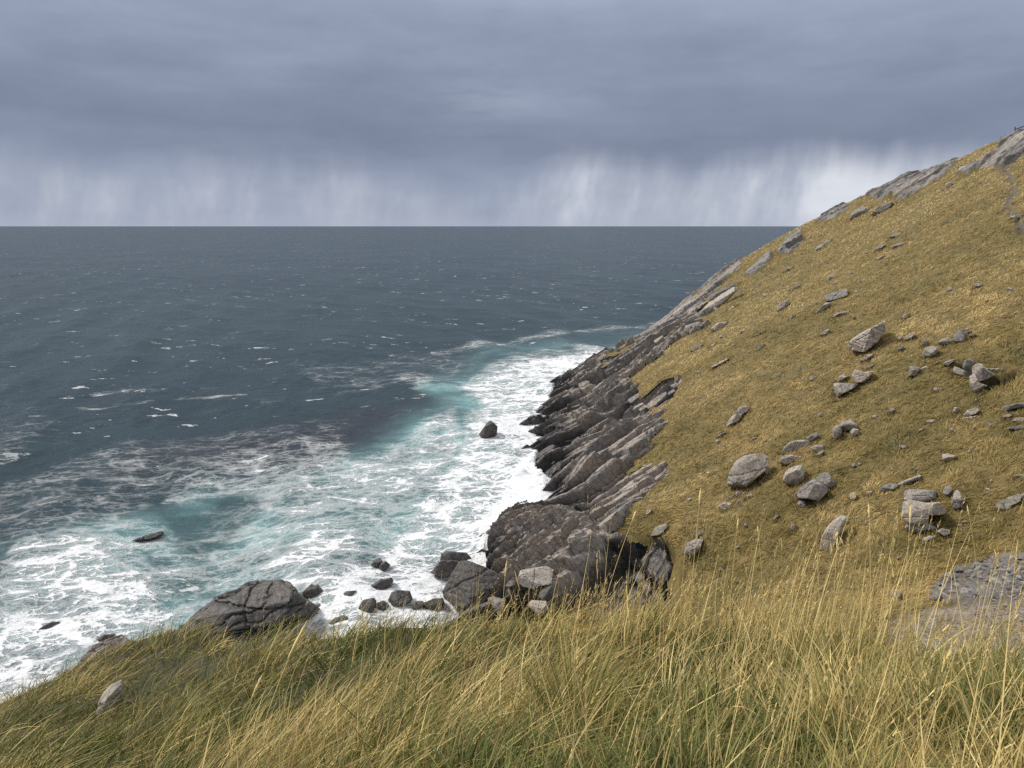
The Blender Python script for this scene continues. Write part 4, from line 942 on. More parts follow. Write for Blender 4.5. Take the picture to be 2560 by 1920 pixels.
SR('c1', [(215, 830), (255, 810), (300, 802), (345, 815), (280, 835)], 'dark reef streaming with white water at far lower left', sink=-.3, low=4)
SR('c1', [(558, 895), (600, 878), (665, 888), (600, 918)], 'small flat black rock in foam above the pale lip slab', sink=-.15, low=4)
place_rock('rock_slab', 'c1', [(440, 1075), (490, 985), (550, 935), (700, 915), (765, 990), (740, 1045), (600, 1060)], 'smooth grey-brown slab at the lip of the bluff on the left', 'rock', M_BOULDER, 'stones on the near bluff', t=12.4, depth=.6, facets=5, sub_=5)
place_rock('rock_slab', 'c1', [(830, 905), (880, 880), (1000, 870), (1070, 885), (1000, 915), (880, 920)], 'low flat grey slab in the turf below the whaleback rock', 'rock', M_BOULDER, 'stones on the near bluff', t=14.5, depth=.8, facets=5)
place_rock('field_stone', 'c1', [(563, 1365), (560, 1310), (575, 1260), (605, 1215), (650, 1185), (705, 1172), (715, 1205), (690, 1255), (655, 1310), (620, 1370)], 'rough pale grey stone poking out of the near grass on the left', 'stone', M_BOULDER, 'stones on the near bluff', sub_=5, facets=3, t=7.3, depth=.8, p=2.4)

# ---- small stones that nothing tells apart
def small_rocks(name, n, mat, seed0, flat=.7):
    out_ = []
    for k in range(n):
        r_ = np.random.default_rng(seed0 + k)
        a = np.sort(r_.uniform(0, 2 * math.pi, 9)); o = np.stack([np.cos(a) * r_.uniform(.8, 1.1), np.sin(a) * flat * r_.uniform(.8, 1.1)], -1)
        a = np.arange(9) / 9 * 2 * math.pi; o = np.stack([np.cos(a), np.sin(a) * flat], -1) * r_.uniform(.78, 1.15, 9)[:, None]
        P, f_ = rock_shape(o, r_.uniform(.5, .8), 3, seed0 + k, 12, .03, p=7)
        me_o = mesh_obj(name, P, f_, mat); out_.append(me_o)
    return out_
protos = small_rocks('rubble_stone', 7, rock_material('rubble_rock', (.15, .155, .16, 1), (.21, .195, .18, 1), lichen=.35, attrs=False, scale=3.0, objrand=True), 500)
RUB = [(2325, 1470), (2350, 1445), (2400, 1425), (2440, 1405), (2490, 1392), (2600, 1385), (2690, 1430), (2660, 1500), (2480, 1498), (2400, 1492), (2345, 1512), (2320, 1500), (2365, 1480)]
r_ = np.random.default_rng(77); cnt = 0
pool = protos[:]
spots = []
tries = 0
while cnt < 215 and tries < 6000:
    tries += 1
    u, v = r_.uniform(2315, 2690), r_.uniform(1385, 1512)
    if poly_sd(np.array([u]), np.array([v]), RUB)[0] < 0: continue
    size = r_.gamma(2.2, .062) + .06 if cnt > 9 else r_.uniform(.3, .45)
    t_ = march([u], [v], hill_z)[0]
    q = unproj(u, v, t_)
    if any(np.hypot(q[0] - a[0], q[1] - a[1]) < (size + a[2]) * .55 for a in spots): continue
    spots.append((q[0], q[1], size))
    if cnt < 7: o = protos[cnt]
    else:
        o = protos[int(r_.integers(7))].copy(); COL.objects.link(o)
    o.location = (q[0], q[1], q[2] + size * .12)
    o.rotation_euler = (r_.normal(0, .5), r_.normal(0, .5), r_.uniform(0, 6.28)); o.scale = (size, size * r_.uniform(.7, 1.1), size * r_.uniform(.5, .9))
    tag(o, 'angular grey stone in the rubble heap beside the gravel patch at lower right', 'stone', 'rubble stones beside the gravel patch'); cnt += 1
protos2 = small_rocks('field_stone', 5, M_BOULDER, 900, .6)
cnt = 0
for k in range(400):
    u, v = r_.uniform(1720, 2550), r_.uniform(620, 1420)
    t_ = march([u], [v], hill_z)[0]
    if np.isnan(t_) or t_ > 150: continue
    q = unproj(u, v, t_)
    i, j_ = np.searchsorted(gx, q[0]) - 1, np.searchsorted(gy, q[1]) - 1
    if grassy[j_, i] < .9 or any(np.hypot(q[0] - a[0], q[1] - a[1]) < a[2] * 1.3 + .4 for a in rock_spots): continue
    size = t_ / F_PX * r_.uniform(3.0, 8.0)
    if cnt < 5: o = protos2[cnt]
    else:
        o = protos2[int(r_.integers(5))].copy(); COL.objects.link(o)
    o.location = (q[0], q[1], q[2] + size * .25 + .12)
    o.rotation_euler = (r_.normal(0, .4), r_.normal(-.4, .4), r_.uniform(0, 6.28)); o.scale = (size, size * r_.uniform(.6, 1), size * r_.uniform(.6, 1))
    tag(o, 'small loose grey stone scattered in the hillside grass', 'stone', 'small stones scattered over the hillside'); cnt += 1
    if cnt >= 60: break

# ---- gravel on the bare patch
gr_v, gr_f = [], []
d1, f1_ = sphere_dirs(1)
n_g = 1300; k = 0
gu_ = r_.uniform(2180, 2790, 9000); gv_ = r_.uniform(1480, 1690, 9000)
ok = poly_sd(gu_, gv_, DIRT) > 0; gu_, gv_ = gu_[ok][:n_g], gv_[ok][:n_g]
tg = march(gu_, gv_, hill_z, 20, 80, 300); ok = ~np.isnan(tg); Q = unproj(gu_[ok], gv_[ok], tg[ok])
sz = r_.gamma(2.0, .022, len(Q)) + .02
jit = 1 + r_.uniform(-.35, .35, (len(Q), len(d1), 1))
GV = (d1[None] * jit * np.array([1, 1, .6]) * sz[:, None, None] + Q[:, None, :] + np.array([0, 0, .02])).reshape(-1, 3)
GF = (f1_[None] + (np.arange(len(Q)) * len(d1))[:, None, None]).reshape(-1, 3)
gravel = mesh_obj('gravel', GV, GF, rock_material('gravel_stone', (.16, .14, .12, 1), (.26, .20, .15, 1), lichen=.3, attrs=False, scale=3.0))
tag(gravel, 'grey gravel strewn over the bare patch at lower right', 'gravel', kind='stuff')

# ---- dark post and rail on the skyline at the top right
def prism(p0, p1, w_, h_):
    p0, p1 = np.array(p0, float), np.array(p1, float); a = (p1 - p0) / np.linalg.norm(p1 - p0)
    s_ = np.cross(a, [0, 0, 1.0]); s_ = s_ / np.linalg.norm(s_) if np.linalg.norm(s_) > 1e-3 else np.array([1.0, 0, 0]); u_ = np.cross(s_, a)
    vs = [p + s_ * i * w_ / 2 + u_ * j * h_ / 2 for p in (p0, p1) for i, j in ((-1, -1), (1, -1), (1, 1), (-1, 1))]
    return np.array(vs), np.array([[0, 1, 2, 3], [7, 6, 5, 4], [0, 4, 5, 1], [1, 5, 6, 2], [2, 6, 7, 3], [3, 7, 4, 0]])
m_post, tp, bpst, _ = new_mat('weathered_wood'); bpst.inputs['Roughness'].default_value = .9
tp.put(bpst.inputs['Base Color'], tp.mix(tp.noise(tp.new('ShaderNodeTexCoord').outputs['Object'], 3, 4)[0], (.04, .036, .033, 1), (.09, .08, .07, 1)))
tpost = march([2544.0], [330.0], hill_z)[0]
tpost = 160.0 if np.isnan(tpost) else tpost
rail = bpy.data.objects.new('handrail', None); COL.objects.link(rail); rail.location = unproj(2538, 330, tpost)
tag(rail, 'dark post with a sloping rail on the skyline at the hilltop', 'handrail')
for nm, a, b, w_, h_ in (('post', (2538, 336), (2537.5, 317), .16, .16), ('rail', (2537.5, 324), (2600, 300), .12, .18)):
    pv, pf = prism(unproj(*a, tpost) - np.array(rail.location), unproj(*b, tpost) - np.array(rail.location), w_, h_)
    mesh_obj(nm, pv, pf, m_post, parent=rail)
# ------------------------------------------------------------------ grass
def grass_material(name, stops, transl=.25, tipmix=.3, lo=.55, hi=1.32):
    m, t, b, o = new_mat(name)
    hue, tip, rnd = t.attr('hue')[2], t.attr('tip')[2], t.attr('rnd')[2]
    c = t.ramp(hue, stops)
    c = t.mix(1.0, c, t.ramp(rnd, [(0, (lo, lo, lo, 1)), (.5, (1, 1, 1, 1)), (1, (hi, hi * .99, hi * .95, 1))]), 'MULTIPLY')
    c = t.mix(t.math('MULTIPLY', tip, tipmix), c, (.52, .41, .19, 1))
    t.put(b.inputs['Base Color'], c); b.inputs['Roughness'].default_value = .62; b.inputs['Specular IOR Level'].default_value = .25
    tr = t.new('ShaderNodeBsdfTranslucent'); t.put(tr.inputs[0], c)
    mx = t.new('ShaderNodeMixShader'); mx.inputs[0].default_value = transl
    t.l.new(b.outputs[0], mx.inputs[1]); t.l.new(tr.outputs[0], mx.inputs[2]); t.l.new(mx.outputs[0], o.inputs[0])
    return m
STOPS = [(0.0, (.074, .098, .020, 1)), (.25, (.135, .155, .036, 1)), (.45, (.22, .20, .060, 1)), (.62, (.36, .27, .10, 1)), (.8, (.53, .40, .16, 1)), (1.0, (.74, .60, .28, 1))]
M_GRASS = grass_material('near_grass', STOPS, .14, .10, .40, 1.42)
HSTOPS = [(0.0, (.055, .060, .016, 1)), (.25, (.14, .110, .030, 1)), (.45, (.235, .175, .058, 1)), (.62, (.37, .262, .108, 1)), (.8, (.48, .35, .15, 1)), (1.0, (.57, .43, .20, 1))]
M_HGRASS = grass_material('hill_grass', HSTOPS, .12, .16, .66, 1.22)

def blades(base, up, lean, L, Wd, hue, rnd_, face=None, nseg=4, tipv=1.0):
    """base (n,3); up (n,3) start direction; lean (n,3) bend added towards the tip; returns verts, quads, tris, attrs"""
    n = len(base)
    s = np.linspace(0, 1, nseg + 1)
    up = up / np.linalg.norm(up, axis=1)[:, None]
    if face is None:
        a = rng.uniform(0, 2 * math.pi, n); face = np.stack([np.cos(a), np.sin(a), np.zeros(n)], -1)
    side = np.cross(up, face); side /= np.linalg.norm(side, axis=1)[:, None] + 1e-9
    P = base[:, None, :] + L[:, None, None] * (up[:, None, :] * s[None, :, None] + lean[:, None, :] * (s ** 2)[None, :, None])
    wv = (1 - s ** 1.6) * (0.75 + .5 * s) * .5
    Lf = P[:, :-1] - side[:, None, :] * (Wd[:, None] * wv[None, :-1])[..., None]
    Rt = P[:, :-1] + side[:, None, :] * (Wd[:, None] * wv[None, :-1])[..., None]
    body = np.stack([Lf, Rt], 2).reshape(n, 2 * nseg, 3)
    V_ = np.concatenate([body, P[:, -1:, :]], 1)
    k = 2 * nseg + 1; off = (np.arange(n) * k)[:, None]
    q = [[2 * i, 2 * i + 1, 2 * i + 3, 2 * i + 2] for i in range(nseg - 1)]
    quads = (off[:, None, :] + np.array(q)[None]).reshape(-1, 4) if q else np.zeros((0, 4), int)
    tris = off + np.array([2 * nseg - 2, 2 * nseg - 1, 2 * nseg])
    tp = np.concatenate([np.repeat(s[:-1], 2), [1.0]]) ** 2 * tipv
    return V_.reshape(-1, 3), quads, tris, {'hue': np.repeat(np.clip(hue, 0, 1), k), 'rnd': np.repeat(rnd_, k), 'tip': np.tile(tp, n)}
class Pile:
    def __init__(self): self.v, self.q, self.t, self.a, self.n = [], [], [], {'hue': [], 'rnd': [], 'tip': []}, 0
    def add(self, r):
        v, q, t, a = r
        self.v.append(v); self.q.append(q + self.n); self.t.append(t + self.n); self.n += len(v)
        for k in self.a: self.a[k].append(a[k])
    def build(self, name, mat, parent=None):
        return mesh_obj(name, np.concatenate(self.v), [np.concatenate(self.q), np.concatenate(self.t)], mat, {k: np.concatenate(x) for k, x in self.a.items()}, smooth=True, parent=parent)

# ---- hillside turf: wind-combed locks of grass
n_h = 300000
hu = rng.uniform(1380, 2900, n_h); hv = rng.uniform(270, 1640, n_h)
th = np.concatenate([march(hu[i:i + 8000], hv[i:i + 8000], hill_z, 25, 240, 220) for i in range(0, n_h, 8000)])
ok = ~np.isnan(th); Q = unproj(hu[ok], hv[ok], th[ok]); th = th[ok]
# a thinner even cover so that hidden faces of humps are clothed too
qx = rng.uniform(0, 140, 60000); qy = rng.uniform(26, 190, 60000)
Q = np.concatenate([Q, np.stack([qx, qy, hill_z(qx, qy)], -1)]); th = np.concatenate([th, np.hypot(qx, qy)])
ii = np.clip(np.searchsorted(gx, Q[:, 0]) - 1, 0, len(gx) - 1); jj = np.clip(np.searchsorted(gy, Q[:, 1]) - 1, 0, len(gy) - 1)
keep = (grassy[jj, ii] > rng.uniform(.35, .9, len(Q))) & (Q[:, 2] > 2)
for (x_, y_, r_c, t_c) in rock_spots:
    if r_c > .3: keep &= ~(((Q[:, 0] - x_) ** 2 + (Q[:, 1] - y_) ** 2 < (r_c * .32) ** 2))
Q, th = Q[keep], th[keep]
x, y = Q[:, 0], Q[:, 1]
lock = fb2(x, y, .8, 3, 201); comb = fb2(x, y, .28, 3, 203); patch = fb2(x, y, .055, 4, 205); streak = fb2(x * .5 + Q[:, 2], y * 1.0, .13, 3, 207)
cf1, ced, cc, cc2, cox, coy = worley(x / .95 + .4 * lock, y / .95 + .4 * comb, 209)      # tussocks
ang = .1 + 1.5 * comb + .5 * lock + rng.normal(0, .22, len(x))
Ln = np.stack([np.cos(ang) + .8 * cox, np.sin(ang) * .7 + .8 * coy, -.45 + .2 * lock], -1)
domed = np.clip(1.1 - cf1 * 1.2, .1, 1.1)
L = np.clip(rng.normal(.44, .10, len(x)) * (.45 + .9 * domed + .4 * (cc - .5)), .14, 1.1)
Wd = np.maximum(.03, th * .00095) * rng.uniform(.6, 1.3, len(x))
near_low = sstep(95, 45, th)
hue = .61 + .50 * patch + .16 * streak + .42 * fb2(y * .957 - x * .29, .16 * (.957 * x + .29 * y), .30, 3, 215) + .14 * lock + .12 * (cc2 - .5) + rng.normal(0, .055, len(x)) - .13 * near_low + .14 * sstep(12, 45, Q[:, 2])
up = np.stack([rng.normal(-.12, .2, len(x)) + .9 * cox, rng.normal(-.1, .2, len(x)) + .9 * coy, np.ones(len(x))], -1)
hp = Pile(); hp.add(blades(Q - np.array([0, 0, .05]), up, Ln * rng.uniform(.5, 1.2, (len(x), 1)), L, Wd, hue, np.clip(.5 + .6 * lock + .5 * (cc - .5) + rng.normal(0, .12, len(x)), 0, 1), nseg=3))
# longer grass standing round the boulders
rs = np.array([q for q in rock_spots if q[3] > 18 and q[2] > .18 and q[0] > 2 and q[1] < 175])
kq = rng.integers(0, len(rs), 16000); a_r = rng.uniform(0, 6.28, 16000); rad_ = rs[kq, 2] * rng.uniform(.55, 1.35, 16000) + .05
x, y = rs[kq, 0] + np.cos(a_r) * rad_, rs[kq, 1] + np.sin(a_r) * rad_
ii = np.clip(np.searchsorted(gx, x) - 1, 0, len(gx) - 1); jj = np.clip(np.searchsorted(gy, y) - 1, 0, len(gy) - 1); k = (grassy[jj, ii] > .5) & (hill_z(x, y) > 2.5)
x, y, tr_, a_r = x[k], y[k], rs[kq[k], 3], a_r[k]; n_r = len(x)
hp.add(blades(np.stack([x, y, hill_z(x, y) - .04], -1), np.stack([rng.normal(0, .3, n_r) - .3 * np.cos(a_r), rng.normal(0, .3, n_r) - .3 * np.sin(a_r), np.ones(n_r)], -1),
              np.stack([rng.normal(0, .5, n_r), rng.normal(0, .4, n_r), np.full(n_r, -.3)], -1), rng.uniform(.22, .62, n_r), np.maximum(.03, tr_ * .0009), .46 + rng.normal(0, .13, n_r), rng.uniform(.3, .8, n_r), nseg=3))
hg = hp.build('hill_grass', M_HGRASS)
tag(hg, 'tawny and olive wind-combed grass covering the hillside', 'grass', kind='stuff')

# ---- near bluff
def near_fast(x, y): return np.maximum(near_z_grid(x, y), -4)
def near_z_grid(x, y):
    x = np.asarray(x, float); y = np.asarray(y, float)
    i = np.clip(np.searchsorted(nx_, x) - 1, 0, len(nx_) - 2); j = np.clip(np.searchsorted(ny_, y) - 1, 0, len(ny_) - 2)
    fx = np.clip((x - nx_[i]) / (nx_[i + 1] - nx_[i]), 0, 1); fy = np.clip((y - ny_[j]) / (ny_[j + 1] - ny_[j]), 0, 1)
    return (NZ[j, i] * (1 - fx) + NZ[j, i + 1] * fx) * (1 - fy) + (NZ[j + 1, i] * (1 - fx) + NZ[j + 1, i + 1] * fx) * fy
def near_points(n_img, n_area):
    u = rng.uniform(-500, 3000, n_img); v = rng.uniform(1500, 2350, n_img)
    t_ = np.concatenate([march(u[i:i + 8000], v[i:i + 8000], near_fast, 1.4, 24, 140) for i in range(0, n_img, 8000)])
    ok = ~np.isnan(t_); P = unproj(u[ok], v[ok], t_[ok])
    xx = rng.uniform(-15, 9, n_area * 4); yy_ = rng.uniform(1.2, 15, n_area * 4)
    d_ = np.hypot(xx, yy_); k = rng.random(len(xx)) < np.clip(3.5 / d_, 0, 1) * .8
    xx, yy_ = xx[k][:n_area], yy_[k][:n_area]
    P = np.concatenate([P, np.stack([xx, yy_, near_fast(xx, yy_)], -1)])
    for (x_, y_, r_c, t_c) in rock_spots:
        if t_c < 18: P = P[(P[:, 0] - x_) ** 2 + (P[:, 1] - y_) ** 2 > (r_c * .5) ** 2]
    P = P[P[:, 2] > 12]
    return P[rng.permutation(len(P))], None
def dist(P): return np.linalg.norm(P - np.array([0, 0, EYE]), axis=1)
ng = Pile()
def fields(P):
    x, y = P[:, 0], P[:, 1]
    return fb2(x, y, .55, 3, 301), fb2(x, y, 1.6, 2, 303), fb2(x, y, 4.0, 2, 305)
# tufts: every blade belongs to a clump that sets its height, colour and the way it splays
def tuft_of(P, sz, seed):
    x, y = P[:, 0], P[:, 1]
    f1, ed, c, c2, ox, oy = worley(x / sz + .25 * fb2(x, y, 3, 2, seed), y / sz, seed)
    return f1, c, c2, ox, oy
# low green-olive underlayer
P, _ = near_points(76000, 30000); big, mid, fin = fields(P); n = len(P); dd = dist(P)
f1, c, c2, ox, oy = tuft_of(P, .33, 311)
ang = .2 + 1.2 * mid + rng.normal(0, .8, n)
hue = .21 + .26 * big + .16 * mid + .56 * (c - .5) + rng.normal(0, .13, n)
L = np.clip(rng.normal(.185, .05, n) * (.55 + .95 * c2) * (1.3 - .8 * f1), .05, .42)
Wd = np.maximum(rng.uniform(.0050, .0100, n), dd * .00085)
up = np.stack([.10 + 1.1 * ox + rng.normal(0, .25, n), 1.1 * oy + rng.normal(0, .25, n), np.ones(n)], -1)
Ln = np.stack([np.cos(ang) + 1.2 * ox, np.sin(ang) + 1.2 * oy, rng.uniform(-.8, -.1, n)], -1) * rng.uniform(.2, .8, (n, 1))
ng.add(blades(P - np.array([0, 0, .02]), up, Ln, L, Wd, hue, np.clip(.5 + .4 * fin + rng.normal(0, .28, n), 0, 1), tipv=.5))
# straw leaves laid over by the wind, in tufts of their own
P, _ = near_points(60000, 30000); big, mid, fin = fields(P)
f1, c, c2, ox, oy = tuft_of(P, .34, 317)
rt = sstep(1000, 1600, project(P)[0])
k = (c - .5) * 1.1 + mid * .5 + big * .5 + rng.normal(0, .22, len(P)) > .10 + .44 * rt
P, big, mid, fin, f1, c, c2, ox, oy, rt = [q[k] for q in (P, big, mid, fin, f1, c, c2, ox, oy, rt)]; n = len(P); dd = dist(P)
ang = .25 + 1.2 * big + .9 * mid + rng.normal(0, .5, n)
hue = .70 + .16 * big + .30 * (c2 - .5) + rng.normal(0, .15, n)
L = np.clip(rng.normal(.29, .09, n) * (1.15 - .5 * f1), .08, .6)
Wd = np.maximum(rng.uniform(.0035, .0075, n), dd * .00075)
up = np.stack([.36 - .22 * rt + 1.1 * ox + rng.normal(0, .28, n), 1.0 * oy + rng.normal(.1, .28, n), np.ones(n)], -1)
Ln = np.stack([np.cos(ang), np.sin(ang), np.full(n, -.35)], -1) * rng.uniform(.25, .95, (n, 1))
ng.add(blades(P - np.array([0, 0, .02]), up, Ln, L, Wd, hue, np.clip(.5 + .4 * fin + rng.normal(0, .28, n), 0, 1)))
# broad rust-brown dead leaves here and there
P, _ = near_points(9000, 4000); big, mid, fin = fields(P); k = fin + .6 * mid > .22; P = P[k]; n = len(P); dd = dist(P)
ang = rng.uniform(0, 6.28, n)
up = np.stack([rng.normal(.2, .4, n), rng.normal(0, .4, n), np.ones(n)], -1); Ln = np.stack([np.cos(ang), np.sin(ang), np.full(n, -.6)], -1) * rng.uniform(.3, .9, (n, 1))
rb = Pile(); rb.add(blades(P, up, Ln, rng.uniform(.12, .32, n), np.maximum(rng.uniform(.004, .008, n), dd * .0006), rng.uniform(.3, .8, n), rng.uniform(.2, .9, n)))
og = ng.build('grass', M_GRASS)
tag(og, 'green and straw grass covering the near bluff', 'grass', kind='stuff')
M_RUST = grass_material('dead_leaf', [(0, (.10, .050, .022, 1)), (.5, (.22, .11, .045, 1)), (1, (.36, .22, .10, 1))], .1)
ro = rb.build('dead_grass', M_RUST)
tag(ro, 'rust-brown dead leaves mixed into the foreground grass', 'grass', kind='stuff')

# ---- standing dry stalks and panicles
def head_blades(pile, top, tang, length, count, spread, size, hue=.95):
    """spikelets round the upper part of stalks; top (n,3), tang (n,3) unit"""
    n = len(top)
    s = rng.uniform(0, 1, (n, count))
    b_ = top[:, None, :] - tang[:, None, :] * (length[:, None] * s)[..., None]
    rv = rng.normal(size=(n, count, 3)); rv /= np.linalg.norm(rv, axis=2)[..., None]
    d_ = tang[:, None, :] + rv * spread[:, None, None] * (0.35 + .65 * s[..., None])
    Lh = (size[:, None] * rng.uniform(.7, 1.3, (n, count))).ravel()
    b_ = b_.reshape(-1, 3); d_ = d_.reshape(-1, 3)
    pile.add(blades(b_, d_, rv.reshape(-1, 3) * .1, Lh, Lh * rng.uniform(.16, .26, len(Lh)), np.full(len(Lh), hue) + rng.normal(0, .07, len(Lh)), rng.uniform(.3, 1, len(Lh)), nseg=2, tipv=.4))
def stalks(pile, P, hmin, hmax, lean_m, lean_s, heads=.5, thick=(.0022, .0038), bend=.22, hue0=.88):
    n = len(P); dd = dist(P)
    L = rng.uniform(hmin, hmax, n)
    up = np.stack([rng.normal(lean_m, lean_s, n), rng.normal(0, lean_s * .8, n), np.ones(n)], -1); up /= np.linalg.norm(up, axis=1)[:, None]
    a = rng.normal(.1, .8, n); Ln = np.stack([np.cos(a), np.sin(a) * .6, -np.abs(rng.normal(0, .3, n))], -1) * (bend * rng.uniform(0, 1, (n, 1)) ** 1.5)
    Wd = np.maximum(rng.uniform(*thick, n), dd * .00050)
    hue = hue0 + rng.normal(0, .08, n)
    nseg = 5; s = np.linspace(0, 1, nseg + 1)
    v, q, t, at = blades(P - np.array([0, 0, .03]), up, Ln, L, Wd * 1.5, hue, rng.uniform(.35, 1, n), nseg=nseg, tipv=.5)
    pile.add((v, q, t, at))
    # a flat leaf or two up the stem
    k = rng.random(n) < .5; m_ = k.sum(); sl = rng.uniform(.15, .6, m_)
    bp_ = P[k] + L[k][:, None] * (up[k] * sl[:, None] + Ln[k] * (sl ** 2)[:, None]); a2 = rng.uniform(0, 6.28, m_)
    fl = np.stack([np.cos(a2), np.sin(a2), np.zeros(m_)], -1)
    pile.add(blades(bp_, up[k] + fl * .35, fl * .5 + np.array([0, 0, -.35]), rng.uniform(.08, .2, m_), np.maximum(.0025, dd[k] * .0005), hue[k] - .1, rng.uniform(.3, 1, m_), nseg=3))
    k = rng.random(n) < heads; m_ = k.sum()
    if m_:
        top_ = P[k] + L[k][:, None] * (up[k] + Ln[k]); tg_ = up[k] + 2 * Ln[k]; tg_ /= np.linalg.norm(tg_, axis=1)[:, None]
        loose = rng.random(m_) < .55
        head_blades(pile, top_[loose], tg_[loose], rng.uniform(.08, .17, loose.sum()), 13, rng.uniform(.3, .75, loose.sum()), np.maximum(rng.uniform(.012, .026, loose.sum()), dd[k][loose] * .0017), .84)
        tight = ~loose
        head_blades(pile, top_[tight], tg_[tight], rng.uniform(.04, .09, tight.sum()), 16, rng.uniform(.12, .25, tight.sum()), np.maximum(rng.uniform(.012, .02, tight.sum()), dd[k][tight] * .0016), .95)
dg = Pile()
P, _ = near_points(26000, 16000); big, mid, fin = fields(P)
pu, pv, _z = project(P)
dens = .05 + .75 * sstep(1000, 1500, pu) * (.35 + .65 * sstep(-.25, .3, mid + .6 * big)) + .12 * sstep(300, 900, pu)
P = P[rng.random(len(P)) < dens * .11 * (1 - .72 * sstep(1620, 1780, pv))]
stalks(dg, P, .26, .55, .06, .17, .45)
# taller ones towards the right and along the lip
P, _ = near_points(9000, 9000); big, mid, fin = fields(P); pu, pv, _z = project(P)
dens = sstep(1350, 1900, pu) * (.4 + .6 * sstep(-.2, .3, big)) * .10 * (1 - .7 * sstep(1640, 1800, pv)) + .010 * sstep(300, 900, pu)
P = P[rng.random(len(P)) < dens]
stalks(dg, P, .5, .85, .07, .15, .8, (.0026, .0042))
# the fringe on the brow, from pixel band to ground
fu = rng.uniform(620, 2700, 5200); fv = rng.uniform(1545, 1640, 5200)
tf = march(fu, fv, near_fast, 1.4, 24, 140); okf = ~np.isnan(tf)
P = unproj(fu[okf], fv[okf], tf[okf])
P = P[rng.random(len(P)) < (.10 + .32 * sstep(1100, 1500, fu[okf]))]
stalks(dg, P, .18, .45, .13, .2, .85, (.0018, .003), .3, .80)
# the dense bunch in front of the square boulder, and a lesser one further right
for (cu, cv, su__, nn) in ((2215, 1690, 42, 34), (2470, 1700, 60, 16), (1960, 1640, 90, 16), (2050, 1660, 60, 14), (1640, 1600, 110, 18)):
    bu = rng.normal(cu, su__, nn); bvv = rng.normal(cv, 25, nn); tb_ = march(bu, bvv, near_fast, 1.4, 24, 200); tb_ = np.where(np.isnan(tb_), 4.6, tb_)
    P = unproj(bu, bvv, tb_); P[:, 2] = near_fast(P[:, 0], P[:, 1])
    stalks(dg, P, .55, .95, .08, .10, .9, (.0028, .0044), .12, .95)
# close stalks rising from below the frame
P = np.stack([rng.uniform(.1, 1.9, 80), rng.uniform(1.5, 2.5, 80), np.zeros(80)], -1); P[:, 2] = near_fast(P[:, 0], P[:, 1])
stalks(dg, P, .4, .8, .0, .28, .5, (.0026, .0044))
do = dg.build('dry_grass', M_GRASS)
tag(do, 'dry straw stalks and seed heads standing along the brow of the bluff', 'grass', kind='stuff')

# ---- single stalks one can point to
def tube(path, rad, k=6):
    path = np.array(path); n = len(path); vs = []
    for i in range(n):
        tg_ = path[min(i + 1, n - 1)] - path[max(i - 1, 0)]; tg_ /= np.linalg.norm(tg_)
        a_ = np.cross(tg_, [0.3, 1, 0.1]); a_ /= np.linalg.norm(a_); b_ = np.cross(tg_, a_)
        for j in range(k): vs.append(path[i] + rad[i] * (a_ * math.cos(j / k * 2 * math.pi) + b_ * math.sin(j / k * 2 * math.pi)))
    f_ = [[i * k + j, i * k + (j + 1) % k, (i + 1) * k + (j + 1) % k, (i + 1) * k + j] for i in range(n - 1) for j in range(k)]
    return np.array(vs), np.array(f_)
def lone_stalk(base, mids, tip, label, hl=.09, hr=.006, t=None, rad=.0019):
    tb = t if t else march([base[0]], [base[1]], near_fast, 1.4, 24, 400)[0]
    if np.isnan(tb): tb = 4.9
    pts = [unproj(*p, tb) for p in [base] + mids + [tip]]
    pts = np.array(pts); pts[0, 2] = min(pts[0, 2], float(near_fast(pts[0, 0], pts[0, 1])) - .03)
    seg = np.concatenate([[0], np.cumsum(np.linalg.norm(np.diff(pts, axis=0), axis=1))]); s = np.linspace(0, seg[-1], 16)
    deg = min(2, len(pts) - 1); path = np.stack([np.polyval(np.polyfit(seg, pts[:, c], deg), s) for c in range(3)], -1)
    root = bpy.data.objects.new('grass_stalk', None); COL.objects.link(root); root.location = path[0]
    tag(root, label, 'grass stalk', 'tall single grass stalks in the foreground')
    vs, f_ = tube(path - path[0], np.linspace(rad * 1.25, rad * .6, 16))
    nv = len(vs); mesh_obj('stem', vs, f_, M_GRASS, {'hue': np.full(nv, .9), 'rnd': np.full(nv, .7), 'tip': np.zeros(nv)}, True, root)
    tg_ = path[-1] - path[-2]; tg_ /= np.linalg.norm(tg_)
    hp_ = Pile()
    s2 = np.linspace(-hl, .004, 9); hpath = path[-1] - path[0] + tg_ * s2[:, None]
    prof = np.sin(np.linspace(.15, math.pi - .08, 9)) ** .8 * hr
    prof = prof * (1 + .3 * np.sin(np.arange(9) * 2.3))
    vs, f_ = tube(hpath, prof, 7)
    hp_.v.append(vs); hp_.q.append(f_); hp_.n = len(vs)
    for kk, val in (('hue', .97), ('rnd', .8), ('tip', 0)): hp_.a[kk].append(np.full(len(vs), val))
    head_blades(hp_, (path[-1] - path[0])[None], tg_[None], np.array([hl]), 34, np.array([.38]), np.array([max(hr * 2.4, .012)]), .97)
    hp_.build('seed_head', M_GRASS, root)
lone_stalk((1722, 1575), [(1735, 1400)], (1752, 1222), 'tallest lone stalk with a plump seed head against the dark bank', .10, .007)
lone_stalk((1822, 1575), [(1830, 1450)], (1846, 1296), 'second lone stalk right of the tallest one, slimmer head', .07, .0055)
lone_stalk((1906, 1590), [(1904, 1440)], (1894, 1316), 'thin stalk leaning left below the shale ledge', .05, .005)
lone_stalk((2084, 1590), [(2086, 1470)], (2094, 1344), 'stalk with an upright pale head at the foot of the tall narrow slab', .07, .006)
lone_stalk((2165, 1600), [(2140, 1450)], (2100, 1344), 'stalk leaning left across the one at the foot of the tall slab', .06, .006)
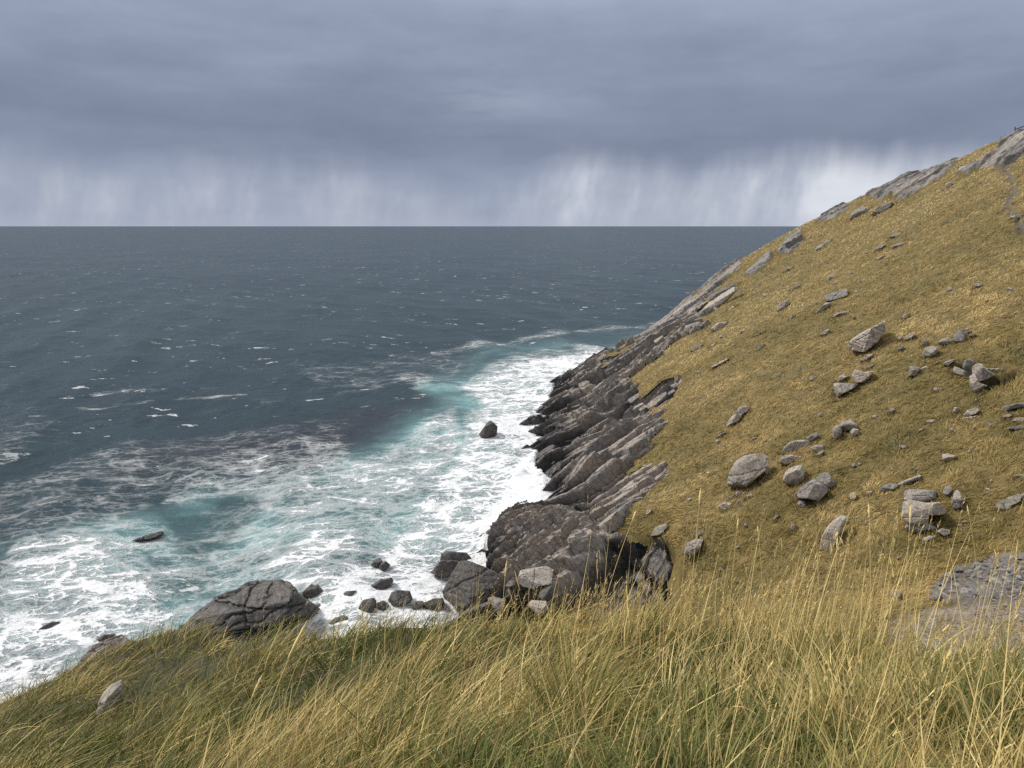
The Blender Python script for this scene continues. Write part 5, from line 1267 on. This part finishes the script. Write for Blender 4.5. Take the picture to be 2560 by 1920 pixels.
lone_stalk((2172, 1680), [(2176, 1450)], (2172, 1260), 'straight stalk at the left of the bunch before the square boulder', .07, .006)
lone_stalk((2238, 1700), [(2262, 1460)], (2278, 1262), 'straight stalk crossing in front of the big square boulder', .09, .006)
lone_stalk((2462, 1660), [(2445, 1450)], (2418, 1264), 'stalk with a forked top right of the square boulder', .06, .005)
lone_stalk((648, 1840), [(700, 1700)], (768, 1552), 'thick straw stalk with a very long head in the left foreground', .26, .009, rad=.0034)
lone_stalk((575, 1900), [(610, 1800)], (656, 1686), 'shorter straw stalk with a pointed head, left of the thick one', .14, .007)
lone_stalk((1256, 1590), [(1258, 1500)], (1267, 1403), 'brown spike standing before the pale smooth block of the shelf', .11, .006)
lone_stalk((1490, 1590), [(1535, 1430)], (1590, 1278), 'long stalk bending right with its head over the grassy knoll', .06, .006)
lone_stalk((2030, 1880), [(2032, 1800)], (2029, 1718), 'short stalk with a fat pale head low in the right foreground', .085, .0065)
lone_stalk((1422, 1990), [(1425, 1930)], (1434, 1866), 'fat pale seed head rising from the bottom edge of the picture', .07, .007)
lone_stalk((1868, 1840), [(1898, 1720)], (1932, 1655), 'white stalk bowed over at the top in the right foreground', .04, .005)

# ---- tussocks
def tussock(u, v, label, n, hmax, hue0, spread=.55):
    t_ = march([u], [v], near_fast, 1.2, 24, 400)[0]
    c = unproj(u, v, t_); r0 = .09
    a = rng.uniform(0, 6.28, n); r_d = np.sqrt(rng.random(n)); P = np.stack([np.cos(a) * r_d * r0, np.sin(a) * r_d * r0, np.zeros(n)], -1)
    up = np.stack([np.cos(a) * r_d * spread + rng.normal(.08, .12, n), np.sin(a) * r_d * spread + rng.normal(0, .12, n), np.ones(n)], -1)
    Ln = np.stack([np.cos(a), np.sin(a), np.full(n, -.55)], -1) * (rng.uniform(.1, .6, n) * r_d)[:, None]
    pl = Pile(); pl.add(blades(P - np.array([0, 0, .04]), up, Ln, rng.uniform(.4, 1, n) * hmax, rng.uniform(.003, .006, n), hue0 + rng.normal(0, .2, n), rng.uniform(.2, 1, n), nseg=5))
    o = pl.build('grass_tussock', M_GRASS); o.location = c
    tag(o, label, 'grass tussock', 'grass tussocks in the foreground')
tussock(1440, 1830, 'large green and straw tussock fanning out in the middle foreground', 520, .55, .36)
tussock(2560, 1860, 'dark green tussock at the bottom right corner', 420, .45, .14)
tussock(2110, 1700, 'grey-green tussock with straight blades right of the middle foreground', 420, .42, .34, .4)
tussock(1960, 1560, 'green tuft on the brow under the tall stalks', 260, .26, .18, .6)
